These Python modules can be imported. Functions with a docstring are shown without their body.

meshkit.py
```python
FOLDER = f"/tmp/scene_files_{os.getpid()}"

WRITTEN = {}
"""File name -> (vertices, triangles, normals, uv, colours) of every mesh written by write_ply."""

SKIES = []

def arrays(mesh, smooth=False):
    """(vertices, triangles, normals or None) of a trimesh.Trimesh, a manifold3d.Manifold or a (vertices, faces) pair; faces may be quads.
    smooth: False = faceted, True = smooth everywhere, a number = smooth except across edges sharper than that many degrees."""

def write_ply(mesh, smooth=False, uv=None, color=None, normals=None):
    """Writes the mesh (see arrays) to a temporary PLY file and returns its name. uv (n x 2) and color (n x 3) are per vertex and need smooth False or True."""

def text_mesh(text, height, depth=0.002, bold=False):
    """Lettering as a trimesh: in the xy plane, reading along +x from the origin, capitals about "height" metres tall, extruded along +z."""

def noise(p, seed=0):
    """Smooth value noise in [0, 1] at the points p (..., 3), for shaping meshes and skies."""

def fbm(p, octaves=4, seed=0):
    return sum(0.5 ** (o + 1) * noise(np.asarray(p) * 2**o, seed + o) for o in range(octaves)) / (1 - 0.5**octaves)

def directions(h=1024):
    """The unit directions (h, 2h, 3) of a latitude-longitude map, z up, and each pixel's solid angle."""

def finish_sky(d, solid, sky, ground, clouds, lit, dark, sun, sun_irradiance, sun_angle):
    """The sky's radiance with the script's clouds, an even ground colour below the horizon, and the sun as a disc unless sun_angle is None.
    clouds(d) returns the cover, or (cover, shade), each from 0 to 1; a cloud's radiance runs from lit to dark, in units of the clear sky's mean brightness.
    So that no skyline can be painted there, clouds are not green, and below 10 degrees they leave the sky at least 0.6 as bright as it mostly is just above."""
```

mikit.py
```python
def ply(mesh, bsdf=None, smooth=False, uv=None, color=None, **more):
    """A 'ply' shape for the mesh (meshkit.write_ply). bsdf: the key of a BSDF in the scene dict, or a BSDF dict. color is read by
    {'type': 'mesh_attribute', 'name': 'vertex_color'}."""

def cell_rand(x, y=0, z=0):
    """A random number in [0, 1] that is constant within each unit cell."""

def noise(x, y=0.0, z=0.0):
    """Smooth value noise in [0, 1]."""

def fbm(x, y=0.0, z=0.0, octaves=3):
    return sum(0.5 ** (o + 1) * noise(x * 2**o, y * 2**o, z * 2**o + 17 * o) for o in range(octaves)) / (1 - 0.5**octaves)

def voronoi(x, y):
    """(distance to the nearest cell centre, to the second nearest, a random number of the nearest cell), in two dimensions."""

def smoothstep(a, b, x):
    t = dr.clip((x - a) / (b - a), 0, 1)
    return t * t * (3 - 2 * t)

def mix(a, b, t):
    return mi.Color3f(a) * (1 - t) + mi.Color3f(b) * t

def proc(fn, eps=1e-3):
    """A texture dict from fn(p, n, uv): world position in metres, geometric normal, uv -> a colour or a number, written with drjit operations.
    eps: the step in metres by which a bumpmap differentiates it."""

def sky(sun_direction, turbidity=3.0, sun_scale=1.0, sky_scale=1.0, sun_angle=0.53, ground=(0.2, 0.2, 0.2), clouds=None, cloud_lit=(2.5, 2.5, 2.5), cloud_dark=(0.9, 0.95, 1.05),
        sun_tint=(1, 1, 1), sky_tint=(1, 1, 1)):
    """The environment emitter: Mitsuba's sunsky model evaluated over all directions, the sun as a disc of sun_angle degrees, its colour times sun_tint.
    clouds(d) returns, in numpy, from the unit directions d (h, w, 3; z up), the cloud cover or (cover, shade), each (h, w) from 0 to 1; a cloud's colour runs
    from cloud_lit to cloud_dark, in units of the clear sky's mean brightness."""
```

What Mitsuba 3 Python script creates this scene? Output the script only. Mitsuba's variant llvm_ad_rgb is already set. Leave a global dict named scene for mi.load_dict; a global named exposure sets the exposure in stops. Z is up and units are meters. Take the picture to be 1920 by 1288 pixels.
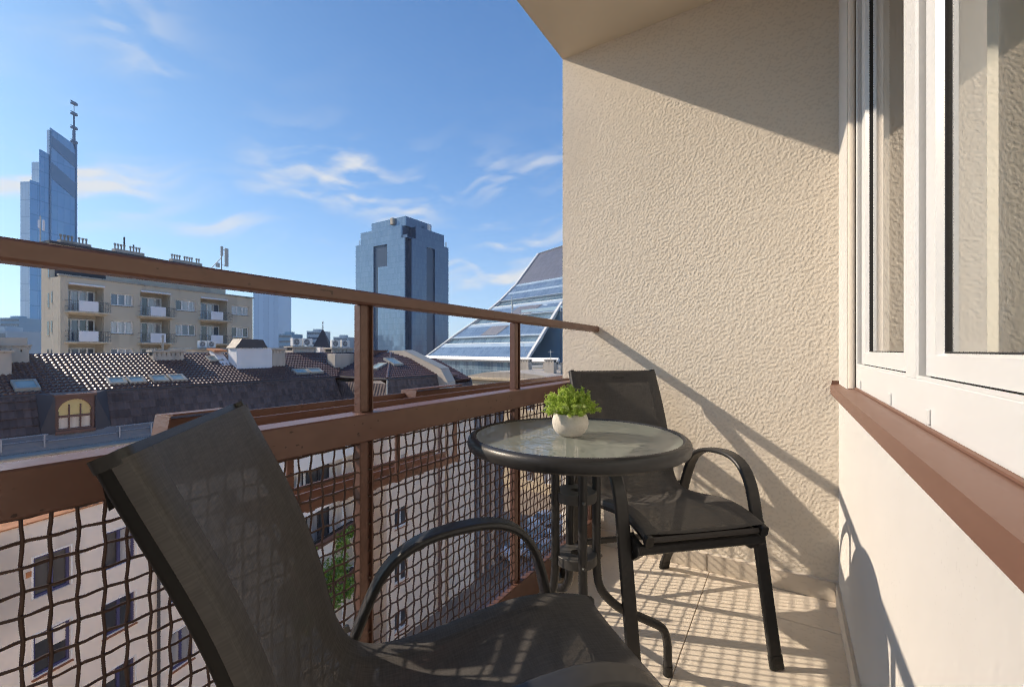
import math, random
import numpy as np, trimesh, shapely, drjit as dr, mitsuba as mi, mikit, meshkit
from shapely.geometry import Polygon
T = mi.ScalarTransform4f
scene, labels = {}, {}
rng = np.random.default_rng(7)
random.seed(7)

# ------------------------------------------------------------------ camera, sky, exposure
EYE = np.array([0.0, 0.0, 0.97])
YAW = math.radians(32.124)                      # turned left from the balcony's long axis (+y)
FWD = np.array([-math.sin(YAW), math.cos(YAW), 0.0])
scene['camera'] = dict(type='perspective', fov=2 * math.degrees(math.atan(960 / 825)), fov_axis='x', near_clip=0.02, far_clip=6000.0,
                       principal_point_offset_y=-13 / 1288,
                       to_world=T().look_at(origin=EYE.tolist(), target=(EYE + FWD).tolist(), up=[0, 0, 1]))
exposure = 2.15


def clouds(d):
    """Thin wisps: noise drawn out along the wind, thickest in a few drifts low over the town."""
    dr_, df = d[..., 0] * 0.847 + d[..., 1] * 0.532, d[..., 0] * -0.532 + d[..., 1] * 0.847
    az, el = np.degrees(np.arctan2(dr_, df)), np.degrees(np.arcsin(np.clip(d[..., 2], 0, 1)))
    w = meshkit.fbm(np.stack([az / 14, el / 9, az * 0], -1), 3, 5) - 0.5
    q = np.stack([(az + 0.9 * el) / 6.5 + w * 3.0, (el - 0.18 * az) / 1.5 + w * 4.6, az * 0 + 2.0], -1)
    n = meshkit.fbm(q, 6, 11)
    drift = 0
    for a0, e0, ra, re_, k in ((-47, 15.0, 9, 2.6, 1.0), (-43, 29, 5, 3.0, 0.45), (-39, 26.5, 4, 1.6, 0.4), (-22, 20.2, 7, 3.4, 0.95), (-14.5, 18.4, 5, 2.6, 0.9), (0, 21.5, 7, 2.4, 0.7), (3, 14.5, 8, 2.4, 0.8),
                           (-2, 9.6, 7, 2.6, 1.0), (-21.5, 12.7, 3, 0.8, 0.5), (-34, 13.5, 5, 1.4, 0.5), (24, 17, 14, 4, 0.9), (60, 22, 18, 5, 0.8), (-75, 18, 16, 4, 0.9), (-110, 24, 18, 6, 0.8), (110, 18, 20, 5, 0.9), (160, 22, 25, 6, 0.8), (-150, 20, 22, 5, 0.8)):
        da = (az - a0 + 180) % 360 - 180
        drift = np.maximum(drift, k * np.exp(-(da / ra) ** 2 - ((el - e0 - 0.10 * da) / re_) ** 2))
    c = np.clip((n - 0.38) / 0.32, 0, 1) ** 1.5 * drift * 1.25 + 0.10 * np.clip((n - 0.52) / 0.3, 0, 1) * np.exp(-((el - 16) / 12) ** 2)
    veil = 0.55 * np.exp(-np.maximum(el, 0) / 6.5)                        # pale haze low over the town
    return np.clip(c + veil * (1 - c), 0, 0.9)


SUN = (-1.5, -0.57, 1.0)
scene['sky'] = mikit.sky(SUN, turbidity=3, sun_scale=0.95, sky_scale=1.10, sun_tint=(0.93, 1.0, 1.18), sky_tint=(0.68, 0.93, 1.2), clouds=clouds, cloud_lit=(2.0, 2.05, 2.08))

# ------------------------------------------------------------------ materials
P = mikit.proc


def mat(name, fn=None, color=None, rough=0.6, spec=0.5, bump=None, bscale=1.0, eps=1e-3, **more):
    b = dict(type='principled', base_color=P(fn) if fn else dict(type='rgb', value=color), roughness=rough, specular=spec, **more)
    if bump:
        b = dict(type='bumpmap', nested=b, arbitrary=P(bump, eps), scale=bscale)
    scene[name] = dict(type='twosided', nested=b)
    return name


N, FB, SS, MX = mikit.noise, mikit.fbm, mikit.smoothstep, mikit.mix
C3 = mi.Color3f


def stucco_grain(p):
    x, y, z = p.x + p.y, p.y - p.x * 0.3, p.z
    a = N(x * 128 + z * 34, y * 120, z * 112 - x * 28)
    b = N(x * 250, y * 250, z * 235)
    return SS(0.25, 0.75, a) * 0.7 + b * 0.4


def stucco_bump(p, n, uv):
    return stucco_grain(p) * (0.75 + 0.25 * N((p.x + p.y) * 3.1, p.y * 3.1, p.z * 3.7))


def stucco_col(p, n, uv):
    x, y, z = p.x + p.y, p.y - p.x * 0.3, p.z
    t = FB(x * 2.2, y * 2.2, z * 2.6)
    stain = SS(0.55, 0.85, N(x * 5, y * 5, z * 0.8)) * SS(0.5, 0.8, N(x * 1.3, y * 1.3, z * 1.1)) * 0.06
    pit = 1 - SS(0.05, 0.55, stucco_grain(p))                     # dust lies in the pits
    return MX((0.63, 0.57, 0.485), (0.69, 0.63, 0.545), t) * (1 - 0.10 * pit - stain)


mat('m_end_wall', stucco_col, rough=0.95, spec=0.2, bump=stucco_bump, bscale=0.0023, eps=9e-4)


def cream_col(p, n, uv):
    t = FB(p.y * 5, p.z * 5, p.x * 3)
    sp = SS(0.90, 0.94, N(p.y * 230, p.z * 230, p.x * 230 + 4.0)) * SS(0.5, 0.8, N(p.y * 9, p.z * 9, 1.0))
    return MX((0.405, 0.392, 0.376), (0.435, 0.422, 0.406), t) * (1 - 0.10 * sp)


def cream_bump(p, n, uv):
    return FB(p.y * 110, p.z * 110, p.x * 110) + 0.6 * N(p.y * 40, p.z * 40, p.x * 40)


mat('m_cream', cream_col, rough=0.9, spec=0.2, bump=cream_bump, bscale=0.0011, eps=8e-4)


def ceil_col(p, n, uv):
    return MX((0.56, 0.49, 0.39), (0.62, 0.55, 0.44), FB(p.x * 3, p.y * 3, p.z))


mat('m_ceiling', ceil_col, rough=0.95, spec=0.2, bump=lambda p, n, uv: FB(p.x * 90, p.y * 90, p.z * 90), bscale=0.0012, eps=1e-3)


def tile_col(p, n, uv):
    v = FB(p.x * 3 + 2, p.y * 14 + N(p.x * 6, p.y * 6) * 2, p.z, 4)
    sp = SS(0.70, 0.82, N(p.x * 120, p.y * 120, p.z * 120)) * 0.06
    return MX((0.66, 0.585, 0.49), (0.735, 0.66, 0.565), v) * (1 - sp)


mat('m_floor_tile', tile_col, rough=0.45, spec=0.4, bump=lambda p, n, uv: FB(p.x * 60, p.y * 60, p.z * 60), bscale=0.0004, eps=1e-3)
mat('m_skirting', lambda p, n, uv: tile_col(p, n, uv) * 0.82, rough=0.5, spec=0.4)
mat('m_grout', color=(0.30, 0.25, 0.20), rough=0.95)


def paint_col(p, n, uv):
    t = FB(p.x * 25, p.y * 25, p.z * 25)
    chip = SS(0.87, 0.91, N(p.x * 150, p.y * 90, p.z * 150)) * SS(0.55, 0.7, N(p.x * 20, p.y * 12, p.z * 20))
    return MX(MX((0.112, 0.056, 0.042), (0.142, 0.073, 0.056), t), (0.05, 0.028, 0.022), chip)


def paint_bump(p, n, uv):
    return FB(p.x * 70, p.y * 50, p.z * 70) + 0.4 * N(p.x * 260, p.y * 260, p.z * 260)


mat('m_brown', paint_col, rough=0.38, spec=0.5, bump=paint_bump, bscale=0.0010, eps=8e-4)
mat('m_wire', lambda p, n, uv: MX((0.042, 0.024, 0.020), (0.085, 0.046, 0.035), N(p.x * 80, p.y * 80, p.z * 80)), rough=0.5, spec=0.4)
mat('m_sill', lambda p, n, uv: MX((0.128, 0.066, 0.047), (0.152, 0.082, 0.060), FB(p.x * 20, p.y * 6, p.z * 20)), rough=0.4, spec=0.4)
mat('m_pvc', lambda p, n, uv: C3(0.54, 0.545, 0.55) * (0.98 + 0.04 * N(p.y * 9, p.z * 9, p.x * 9)), rough=0.3, spec=0.5)
mat('m_gasket', color=(0.012, 0.012, 0.013), rough=0.6)
scene['m_pane'] = dict(type='thindielectric', int_ior=1.52)
mat('m_plaster', color=(0.62, 0.56, 0.49), rough=0.9, bump=lambda p, n, uv: FB(p.x * 80, p.y * 80, p.z * 30), bscale=0.001)
mat('m_room', color=(0.55, 0.52, 0.46), rough=0.9)
mat('m_curtain', lambda p, n, uv: MX((0.62, 0.62, 0.55), (0.72, 0.72, 0.66), N(p.y * 30, p.z * 2)), rough=0.9, sheen=0.3)
mat('m_metal_dark', lambda p, n, uv: C3(0.023, 0.0225, 0.023) * (0.9 + 0.2 * N(p.x * 90, p.y * 90, p.z * 90)), rough=0.38, spec=0.5,
    bump=lambda p, n, uv: N(p.x * 1400, p.y * 1400, p.z * 1400), bscale=0.00005, eps=3e-4)
mat('m_rail_dark', color=(0.009, 0.009, 0.009), rough=0.4, spec=0.2)
mat('m_collar', color=(0.055, 0.053, 0.052), rough=0.45)
mat('m_cap', color=(0.012, 0.012, 0.012), rough=0.45)
mat('m_bolt', color=(0.10, 0.10, 0.10), rough=0.3, metallic=0.8)


def fabric_col(p, n, uv):
    k = 0.75 + 0.28 * N(uv.x * 700, uv.y * 70) + 0.28 * N(uv.x * 70, uv.y * 700, 5.0) + 0.15 * (FB(p.x * 9, p.y * 9, p.z * 9) - 0.5)
    return C3(0.056, 0.0525, 0.051) * k


fab = dict(type='principled', base_color=P(fabric_col), roughness=0.62, specular=0.35, sheen=0.4)
scene['m_fabric'] = dict(type='blendbsdf', weight=0.955, bsdf_0=dict(type='null'), bsdf_1=dict(type='twosided', nested=fab))
mat('m_fabric_hem', fabric_col, rough=0.6, spec=0.4)


def ripple(p, n, uv):
    w = N(p.x * 22, p.y * 22) * 2.0
    return N((p.x * 0.95 + p.y * 0.3) * 75 + w, (p.y * 0.95 - p.x * 0.3) * 120 + w * 1.5, 0.0) + 0.35 * N(p.x * 260, p.y * 300, 3.0)


scene['m_glass_top'] = dict(type='bumpmap', arbitrary=P(ripple, 1e-3), scale=0.0012, nested=dict(type='blendbsdf', weight=0.42, bsdf_0=dict(type='thindielectric', int_ior=2.0),
                            bsdf_1=dict(type='principledthin', base_color=dict(type='rgb', value=(0.66, 0.74, 0.66)), roughness=0.12, spec_trans=0.0, diff_trans=1.1, eta=1.9)))
mat('m_pot', lambda p, n, uv: MX((0.56, 0.52, 0.46), (0.66, 0.62, 0.56), FB(p.x * 60, p.y * 60, p.z * 60)) * (1 - 0.12 * SS(0.7, 0.8, N(p.x * 400, p.y * 400, p.z * 400))),
    rough=0.85, spec=0.3, bump=lambda p, n, uv: N(p.x * 500, p.y * 500, p.z * 500), bscale=0.0004, eps=5e-4)
mat('m_soil', color=(0.035, 0.022, 0.014), rough=0.95)


def leaf_col(p, n, uv):
    t = N(p.x * 190, p.y * 190, p.z * 190)
    s = N(p.x * 60, p.y * 60, p.z * 60)
    return MX(MX((0.30, 0.44, 0.06), (0.58, 0.70, 0.18), t), (0.70, 0.76, 0.42), SS(0.62, 0.85, s) * 0.6)


scene['m_leaf'] = dict(type='principledthin', base_color=P(leaf_col), roughness=0.5, diff_trans=0.8, spec_trans=0.0, eta=1.4)
scene['m_leaf'] = dict(type='twosided', nested=dict(type='principled', base_color=P(leaf_col), roughness=0.5, specular=0.4)) if False else scene['m_leaf']


# ------------------------------------------------------------------ helpers
class MB:
    """Collects triangles for ONE mesh, optionally through a frame: local (a, b, z) -> o + a*ax + b*bx + z."""

    def __init__(self, o=(0, 0, 0), ax=(1, 0), bx=None):
        self.v, self.f, self.n = [], [], 0
        ax = np.array(ax, float); ax /= np.linalg.norm(ax)
        bx = np.array([-ax[1], ax[0]]) if bx is None else np.array(bx, float) / np.linalg.norm(bx)
        self.M = np.eye(3); self.M[:2, 0] = ax; self.M[:2, 1] = bx
        self.o = np.array(o, float)

    def add(self, v, f):
        v = np.asarray(v, float) @ self.M.T + self.o
        f = np.asarray(f, int)
        if f.shape[1] == 4:
            f = np.vstack([f[:, [0, 1, 2]], f[:, [0, 2, 3]]])
        if np.linalg.det(self.M) < 0:
            f = f[:, ::-1]
        self.v.append(v); self.f.append(f + self.n); self.n += len(v)
        return self

    BOXF = [[0, 2, 3, 1], [4, 5, 7, 6], [0, 1, 5, 4], [2, 6, 7, 3], [0, 4, 6, 2], [1, 3, 7, 5]]

    def box(self, x0, x1, y0, y1, z0, z1):
        v = [[x, y, z] for x in (x0, x1) for y in (y0, y1) for z in (z0, z1)]
        return self.add(v, self.BOXF)

    def cbox(self, x0, x1, y0, y1, z0, z1, b=0.002):
        pts = []
        for sx, x in ((1, x0), (-1, x1)):
            for sy, y in ((1, y0), (-1, y1)):
                for sz, z in ((1, z0), (-1, z1)):
                    pts += [[x, y + sy * b, z + sz * b], [x + sx * b, y, z + sz * b], [x + sx * b, y + sy * b, z]]
        m = trimesh.convex.convex_hull(np.array(pts))
        return self.add(m.vertices, m.faces)

    def hull(self, pts):
        m = trimesh.convex.convex_hull(np.array(pts, float))
        return self.add(m.vertices, m.faces)

    def quad(self, *p):
        return self.add(p, [[0, 1, 2, 3]])

    def grid(self, G):
        """G (i, j, 3): a sheet of quads."""
        G = np.asarray(G, float); a, b = G.shape[:2]
        i, j = np.meshgrid(np.arange(a - 1), np.arange(b - 1), indexing='ij')
        k = i * b + j
        return self.add(G.reshape(-1, 3), np.stack([k, k + b, k + b + 1, k + 1], -1).reshape(-1, 4))

    def prism(self, poly, y0, y1, axis='y'):
        """poly: (x, z) points extruded along y (axis 'y'), or (x, y) along z, or (y, z) along x."""
        m = trimesh.creation.extrude_polygon(Polygon(poly) if not isinstance(poly, Polygon) else poly, y1 - y0, engine='earcut')
        v = np.array(m.vertices)
        if axis == 'y':
            v = np.stack([v[:, 0], y1 - v[:, 2], v[:, 1]], -1)
        elif axis == 'x':
            v = np.stack([y0 + v[:, 2], v[:, 0], v[:, 1]], -1)
        else:
            v = v + [0, 0, y0]
        return self.add(v, m.faces)

    def cyl(self, p0, p1, r, n=16, r1=None, cap=True):
        p0, p1 = np.array(p0, float), np.array(p1, float)
        t = (p1 - p0) / np.linalg.norm(p1 - p0)
        a = np.cross(t, [0, 0, 1] if abs(t[2]) < 0.9 else [1, 0, 0]); a /= np.linalg.norm(a); b = np.cross(t, a)
        w = np.arange(n) * 2 * np.pi / n
        ring = np.cos(w)[:, None] * a + np.sin(w)[:, None] * b
        r1 = r if r1 is None else r1
        v = np.vstack([p0 + ring * r, p1 + ring * r1, [p0], [p1]])
        i = np.arange(n); j = (i + 1) % n
        f = np.vstack([np.stack([i, j, j + n], -1), np.stack([i, j + n, i + n], -1)])
        if cap:
            f = np.vstack([f, np.stack([j, i, i * 0 + 2 * n], -1), np.stack([i + n, j + n, i * 0 + 2 * n + 1], -1)])
        return self.add(v, f)

    def sweep(self, path, prof, side, cap=True):
        """prof: closed 2-D profile (k, 2) in (normal-in-plane, side) axes, swept along path; side: fixed side vector."""
        p = np.asarray(path, float); side = np.asarray(side, float) / np.linalg.norm(side)
        t = np.gradient(p, axis=0); t /= np.linalg.norm(t, axis=1, keepdims=True)
        nn = np.cross(side, t); nn /= np.linalg.norm(nn, axis=1, keepdims=True)
        ss = np.cross(t, nn)
        prof = np.asarray(prof, float); k = len(prof)
        v = p[:, None] + prof[None, :, :1] * nn[:, None] + prof[None, :, 1:] * ss[:, None]
        i, j = np.meshgrid(np.arange(len(p) - 1), np.arange(k), indexing='ij')
        f = np.stack([i * k + j, i * k + (j + 1) % k, (i + 1) * k + (j + 1) % k, (i + 1) * k + j], -1).reshape(-1, 4)
        self.add(v.reshape(-1, 3), f)
        if cap:
            for q, o in ((v[0], 1), (v[-1], -1)):
                c = q.mean(0); idx = np.arange(k)
                ff = np.stack([idx, (idx + 1) % k, idx * 0 + k], -1)
                self.add(np.vstack([q, [c]]), ff[:, ::o] if o < 0 else ff[:, ::-1])
        return self

    def lathe(self, prof, n=48, c=(0, 0)):
        prof = np.asarray(prof, float); w = np.arange(n) * 2 * np.pi / n
        v = np.stack([prof[:, None, 0] * np.cos(w) + c[0], prof[:, None, 0] * np.sin(w) + c[1], np.broadcast_to(prof[:, None, 1], (len(prof), n))], -1)
        i, j = np.meshgrid(np.arange(len(prof) - 1), np.arange(n), indexing='ij')
        f = np.stack([i * n + j, i * n + (j + 1) % n, (i + 1) * n + (j + 1) % n, (i + 1) * n + j], -1).reshape(-1, 4)
        return self.add(v.reshape(-1, 3), f)

    def mesh(self):
        return trimesh.Trimesh(np.vstack(self.v), np.vstack(self.f), process=False)


def rrect(w, h, r, k=4):
    pts = []
    for cx, cy, a0 in ((w / 2 - r, h / 2 - r, 0), (-w / 2 + r, h / 2 - r, 90), (-w / 2 + r, -h / 2 + r, 180), (w / 2 - r, -h / 2 + r, 270)):
        for a in np.linspace(a0, a0 + 90, k):
            pts.append([cx + r * math.cos(math.radians(a)), cy + r * math.sin(math.radians(a))])
    return np.array(pts)


def ring(r, k=12):
    w = np.arange(k) * 2 * np.pi / k
    return np.stack([r * np.cos(w), r * np.sin(w)], -1)


def spline(pts, n=60):
    from scipy.interpolate import PchipInterpolator, CubicSpline
    pts = np.array(pts, float)
    d = np.r_[0, np.cumsum(np.linalg.norm(np.diff(pts, axis=0), axis=1))]
    return CubicSpline(d, pts)(np.linspace(0, d[-1], n))


def fillet(pts, r, k=7):
    """A polyline with its inner corners rounded to radius about r (quadratic)."""
    pts = [np.array(p, float) for p in pts]; out = [pts[0]]
    for a, b, c in zip(pts, pts[1:], pts[2:]):
        d0, d1 = a - b, c - b
        l = min(r, 0.49 * np.linalg.norm(d0), 0.49 * np.linalg.norm(d1))
        p, q = b + d0 / np.linalg.norm(d0) * l, b + d1 / np.linalg.norm(d1) * l
        for s in np.linspace(0, 1, k):
            out.append((1 - s) ** 2 * p + 2 * s * (1 - s) * b + s * s * q)
    out.append(pts[-1])
    return np.array(out)


def numbered(key):
    if not any(k == key or k.startswith(key + '__') for k in list(scene) + list(labels)):
        return key
    i = 1
    while any(k == f'{key}_{i:03d}' or k.startswith(f'{key}_{i:03d}__') for k in list(scene) + list(labels)):
        i += 1
    return f'{key}_{i:03d}'


COUNT = {}


def free(key):
    """key, or key_001, key_002 ... for a repeat."""
    n = COUNT.get(key, 0); COUNT[key] = n + 1
    return key if n == 0 else f'{key}_{n:03d}'


def thing(name, label, cat, group=None):
    key = free(name); labels[key] = dict(label=label, category=cat)
    if group:
        labels[key]['group'] = group
    return key


def obj(name, m, bsdf, parent=None, smooth=False, label=None, kind=None, uv=None):
    key = free(parent + '__' + name if parent else name)
    scene[key] = mikit.ply(m.mesh() if isinstance(m, MB) else m, bsdf, smooth, uv=uv)
    if label or kind:
        labels[key] = {k: v for k, v in (('label', label), ('kind', kind)) if v}
    return key


def struct(name, m, bsdf, label=None, smooth=False):
    return obj(name, m, bsdf, None, smooth, label, 'structure')


def tag(key, label, cat, group=None):
    labels[key] = dict(label=label, category=cat)
    if group:
        labels[key]['group'] = group
    return key


# ================================================================== THE BALCONY
YE, XW, ZC = 2.106, 0.165, 2.502        # end wall, window wall, ceiling
YB, XO = -1.6, -1.007                   # wall behind the camera, outer edge

# floor: slab and tiles
fl = struct('balcony_floor', MB().box(-0.885, XW + 0.3, YB, YE + 0.2, -0.17, -0.0025), 'm_grout', 'beige tiled balcony floor with the shadow of the wire mesh across it')
xs = [(-0.800, -0.2945), (-0.2915, XW)]
ycuts = [[YB, -1.17, -0.57, 0.03, 0.63, 1.23, YE], [YB, -1.128, -0.528, 0.072, 0.672, 1.272, 1.872, YE]]
for (x0, x1), cuts in zip(xs, ycuts):
    for a, b in zip(cuts, cuts[1:]):
        obj('tile', MB().cbox(x0, x1, a + 0.0015, b - 0.0015, -0.012, rng.uniform(-0.0004, 0.0002), 0.0012), 'm_floor_tile', fl)
obj('kerb', MB().cbox(-0.884, -0.8025, YB, YE, -0.02, 0.012, 0.004), 'm_grout', fl)

ew = tag(obj('end_wall', MB().box(XO, XW + 0.3, YE, YE + 0.28, -20, 9), 'm_end_wall'), 'rough beige rendered wall closing the far end of the balcony', 'wall')
for x0, x1 in ((-0.795, -0.604), (-0.601, -0.304), (-0.301, XW - 0.012)):
    obj('skirting_tile', MB().cbox(x0, x1, YE - 0.011, YE + 0.002, 0.0005, 0.0755 + rng.uniform(-0.001, 0.001), 0.0012), 'm_skirting', ew)
obj('skirting_mortar', MB().hull([[x, y, z] for x in (-0.80, XW) for y, z in ((YE - 0.007, 0.074), (YE + 0.001, 0.074), (YE + 0.001, 0.082))]), 'm_plaster', ew)

ww = tag(obj('window_wall', MB().box(XW, XW + 0.3, YB, YE, -20, 0.800).box(XW, XW + 0.3, 1.83, YE, 0.800, 9).box(XW, XW + 0.3, YB, 1.83, 2.27, 9).box(XW, XW + 0.3, YB, -0.95, 0.80, 2.27), 'm_cream'),
         'smooth cream wall under and beside the white window', 'wall')
for a, b in ((YB, -1.05), (-1.047, -0.45), (-0.447, 0.15), (0.153, 0.75), (0.753, 1.35), (1.353, YE - 0.012)):
    obj('skirting_tile', MB().cbox(XW - 0.011, XW + 0.002, a, b, 0.0005, 0.0755, 0.0012), 'm_skirting', ww)
obj('reveal_bead', MB().cyl((0.1775, 1.8275, 0.845), (0.1775, 1.8275, 2.27), 0.0105, 20), 'm_plaster', ww, 40)

ce = struct('balcony_ceiling', MB().box(XO, XW + 0.3, YB - 0.3, YE, ZC, ZC + 0.25), 'm_ceiling', 'plain beige ceiling slab over the balcony')
bw = struct('back_wall', MB().box(XO, XW + 0.3, YB - 0.3, YB, -20, ZC), 'm_end_wall')

# window
win = thing('window', 'white plastic two-part window above the brown sill', 'window')
FX, SX, GX = 0.1875, 0.199, 0.2125
y0, y1, zb, zt = -0.95, 1.817, 0.847, 2.27
fr = MB()
fr.cbox(FX, 0.262, 1.797, y1, zb, zt, 0.0015)                        # jamb by the end wall
fr.cbox(FX, 0.262, y0, 1.797, zb, 0.921, 0.0015)                     # bottom rail
fr.cbox(FX, 0.262, y0, 1.797, zt - 0.07, zt, 0.0015)
fr.cbox(FX, 0.262, y0, y0 + 0.06, 0.921, zt - 0.07, 0.0015)
fr.prism([(FX + 0.002, 0.9212), (FX + 0.002, 0.9212 + 0.006), (FX + 0.010, 0.9212)], y0 + 0.06, 1.797)
obj('frame', fr, 'm_pvc', win, 30)
mu = MB().hull([[x, y, z] for z in (0.9212, zt - 0.07) for x, y in ((FX, 1.026), (FX, 1.095), (FX + 0.004, 1.021), (FX + 0.004, 1.100), (0.262, 1.021), (0.262, 1.100))])
obj('mullion', mu, 'm_pvc', win, 30)


def sash(ya, yb, za, zt_, w):
    """Casement between ya..yb, za..zt_: face at SX, bevelled inwards to the pane."""
    s = MB()
    o = [(ya, za), (yb, za), (yb, zt_), (ya, zt_)]
    i1 = [(ya + w, za + 0.034), (yb - w, za + 0.034), (yb - w, zt_ - w), (ya + w, zt_ - w)]
    i2 = [(ya + w + 0.008, za + 0.038), (yb - w - 0.008, za + 0.038), (yb - w - 0.008, zt_ - w - 0.008), (ya + w + 0.008, zt_ - w - 0.008)]
    L = [[(0.255,) + p for p in o], [(SX,) + p for p in o], [(SX,) + p for p in i1], [(GX - 0.004,) + p for p in i2], [(0.255,) + p for p in i2]]
    for A, B in zip(L, L[1:]):
        for k in range(4):
            s.quad(A[k], A[(k + 1) % 4], B[(k + 1) % 4], B[k])
    key = obj('sash', s, 'm_pvc', win)
    g = MB()
    g0 = i2
    g1 = [(ya + w + 0.011, za + 0.0405), (yb - w - 0.011, za + 0.0405), (yb - w - 0.011, zt_ - w - 0.011), (ya + w + 0.011, zt_ - w - 0.011)]
    for k in range(4):
        a, b, c, d = g0[k], g0[(k + 1) % 4], g1[(k + 1) % 4], g1[k]
        g.quad((GX - 0.0045,) + a, (GX - 0.0045,) + b, (GX - 0.004,) + c, (GX - 0.004,) + d)
        g.quad((GX - 0.004,) + d, (GX - 0.004,) + c, (GX + 0.005,) + c, (GX + 0.005,) + d)
    obj('gasket', g, 'm_gasket', key)
    obj('pane', MB().quad((GX, g1[0][0], g1[0][1]), (GX, g1[1][0], g1[1][1]), (GX, g1[2][0], g1[2][1]), (GX, g1[3][0], g1[3][1])), 'm_pane', key)
    # black rebate seal around the casement
    q = MB()
    for a, b, c, d in ((ya - 0.012, ya, za - 0.004, zt_), (yb, yb + 0.010, za - 0.004, zt_), (ya, yb, za - 0.004, za)):
        q.box(0.2065, 0.215, a, b, c, d)
    obj('rebate_seal', q, 'm_gasket', key)


sash(1.108, 1.787, 0.9275, 2.19, 0.074)
sash(-0.885, 1.010, 0.9275, 2.19, 0.056)
for yc in (1.70, 1.235, 0.93, 0.45):
    obj('drain_cap', MB().cbox(FX - 0.0045, FX + 0.001, yc - 0.007, yc + 0.007, 0.8535, 0.8785, 0.002), 'm_pvc', win, 30)
sl = MB().prism([(0.138, 0.802), (0.141, 0.802), (0.1405, 0.833), (0.170, 0.840), (0.1875, 0.8425), (0.1875, 0.8445), (0.183, 0.8445), (0.168, 0.8425), (0.138, 0.8365)], -0.97, YE - 0.0015)
sl.prism([(0.182, 0.8455), (0.186, 0.8455), (0.186, 0.851), (0.182, 0.849)], -0.96, 1.80)
sl.hull([[0.139, YE - 0.006, 0.83], [0.139, YE - 0.0016, 0.83], [0.144, YE - 0.006, 0.8535], [0.144, YE - 0.0016, 0.8535], [0.166, YE - 0.006, 0.8535], [0.166, YE - 0.0016, 0.8535], [0.166, YE - 0.006, 0.835], [0.166, YE - 0.0016, 0.835]])
obj('sill', sl, 'm_sill', win, label='brown painted metal window sill')

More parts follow.
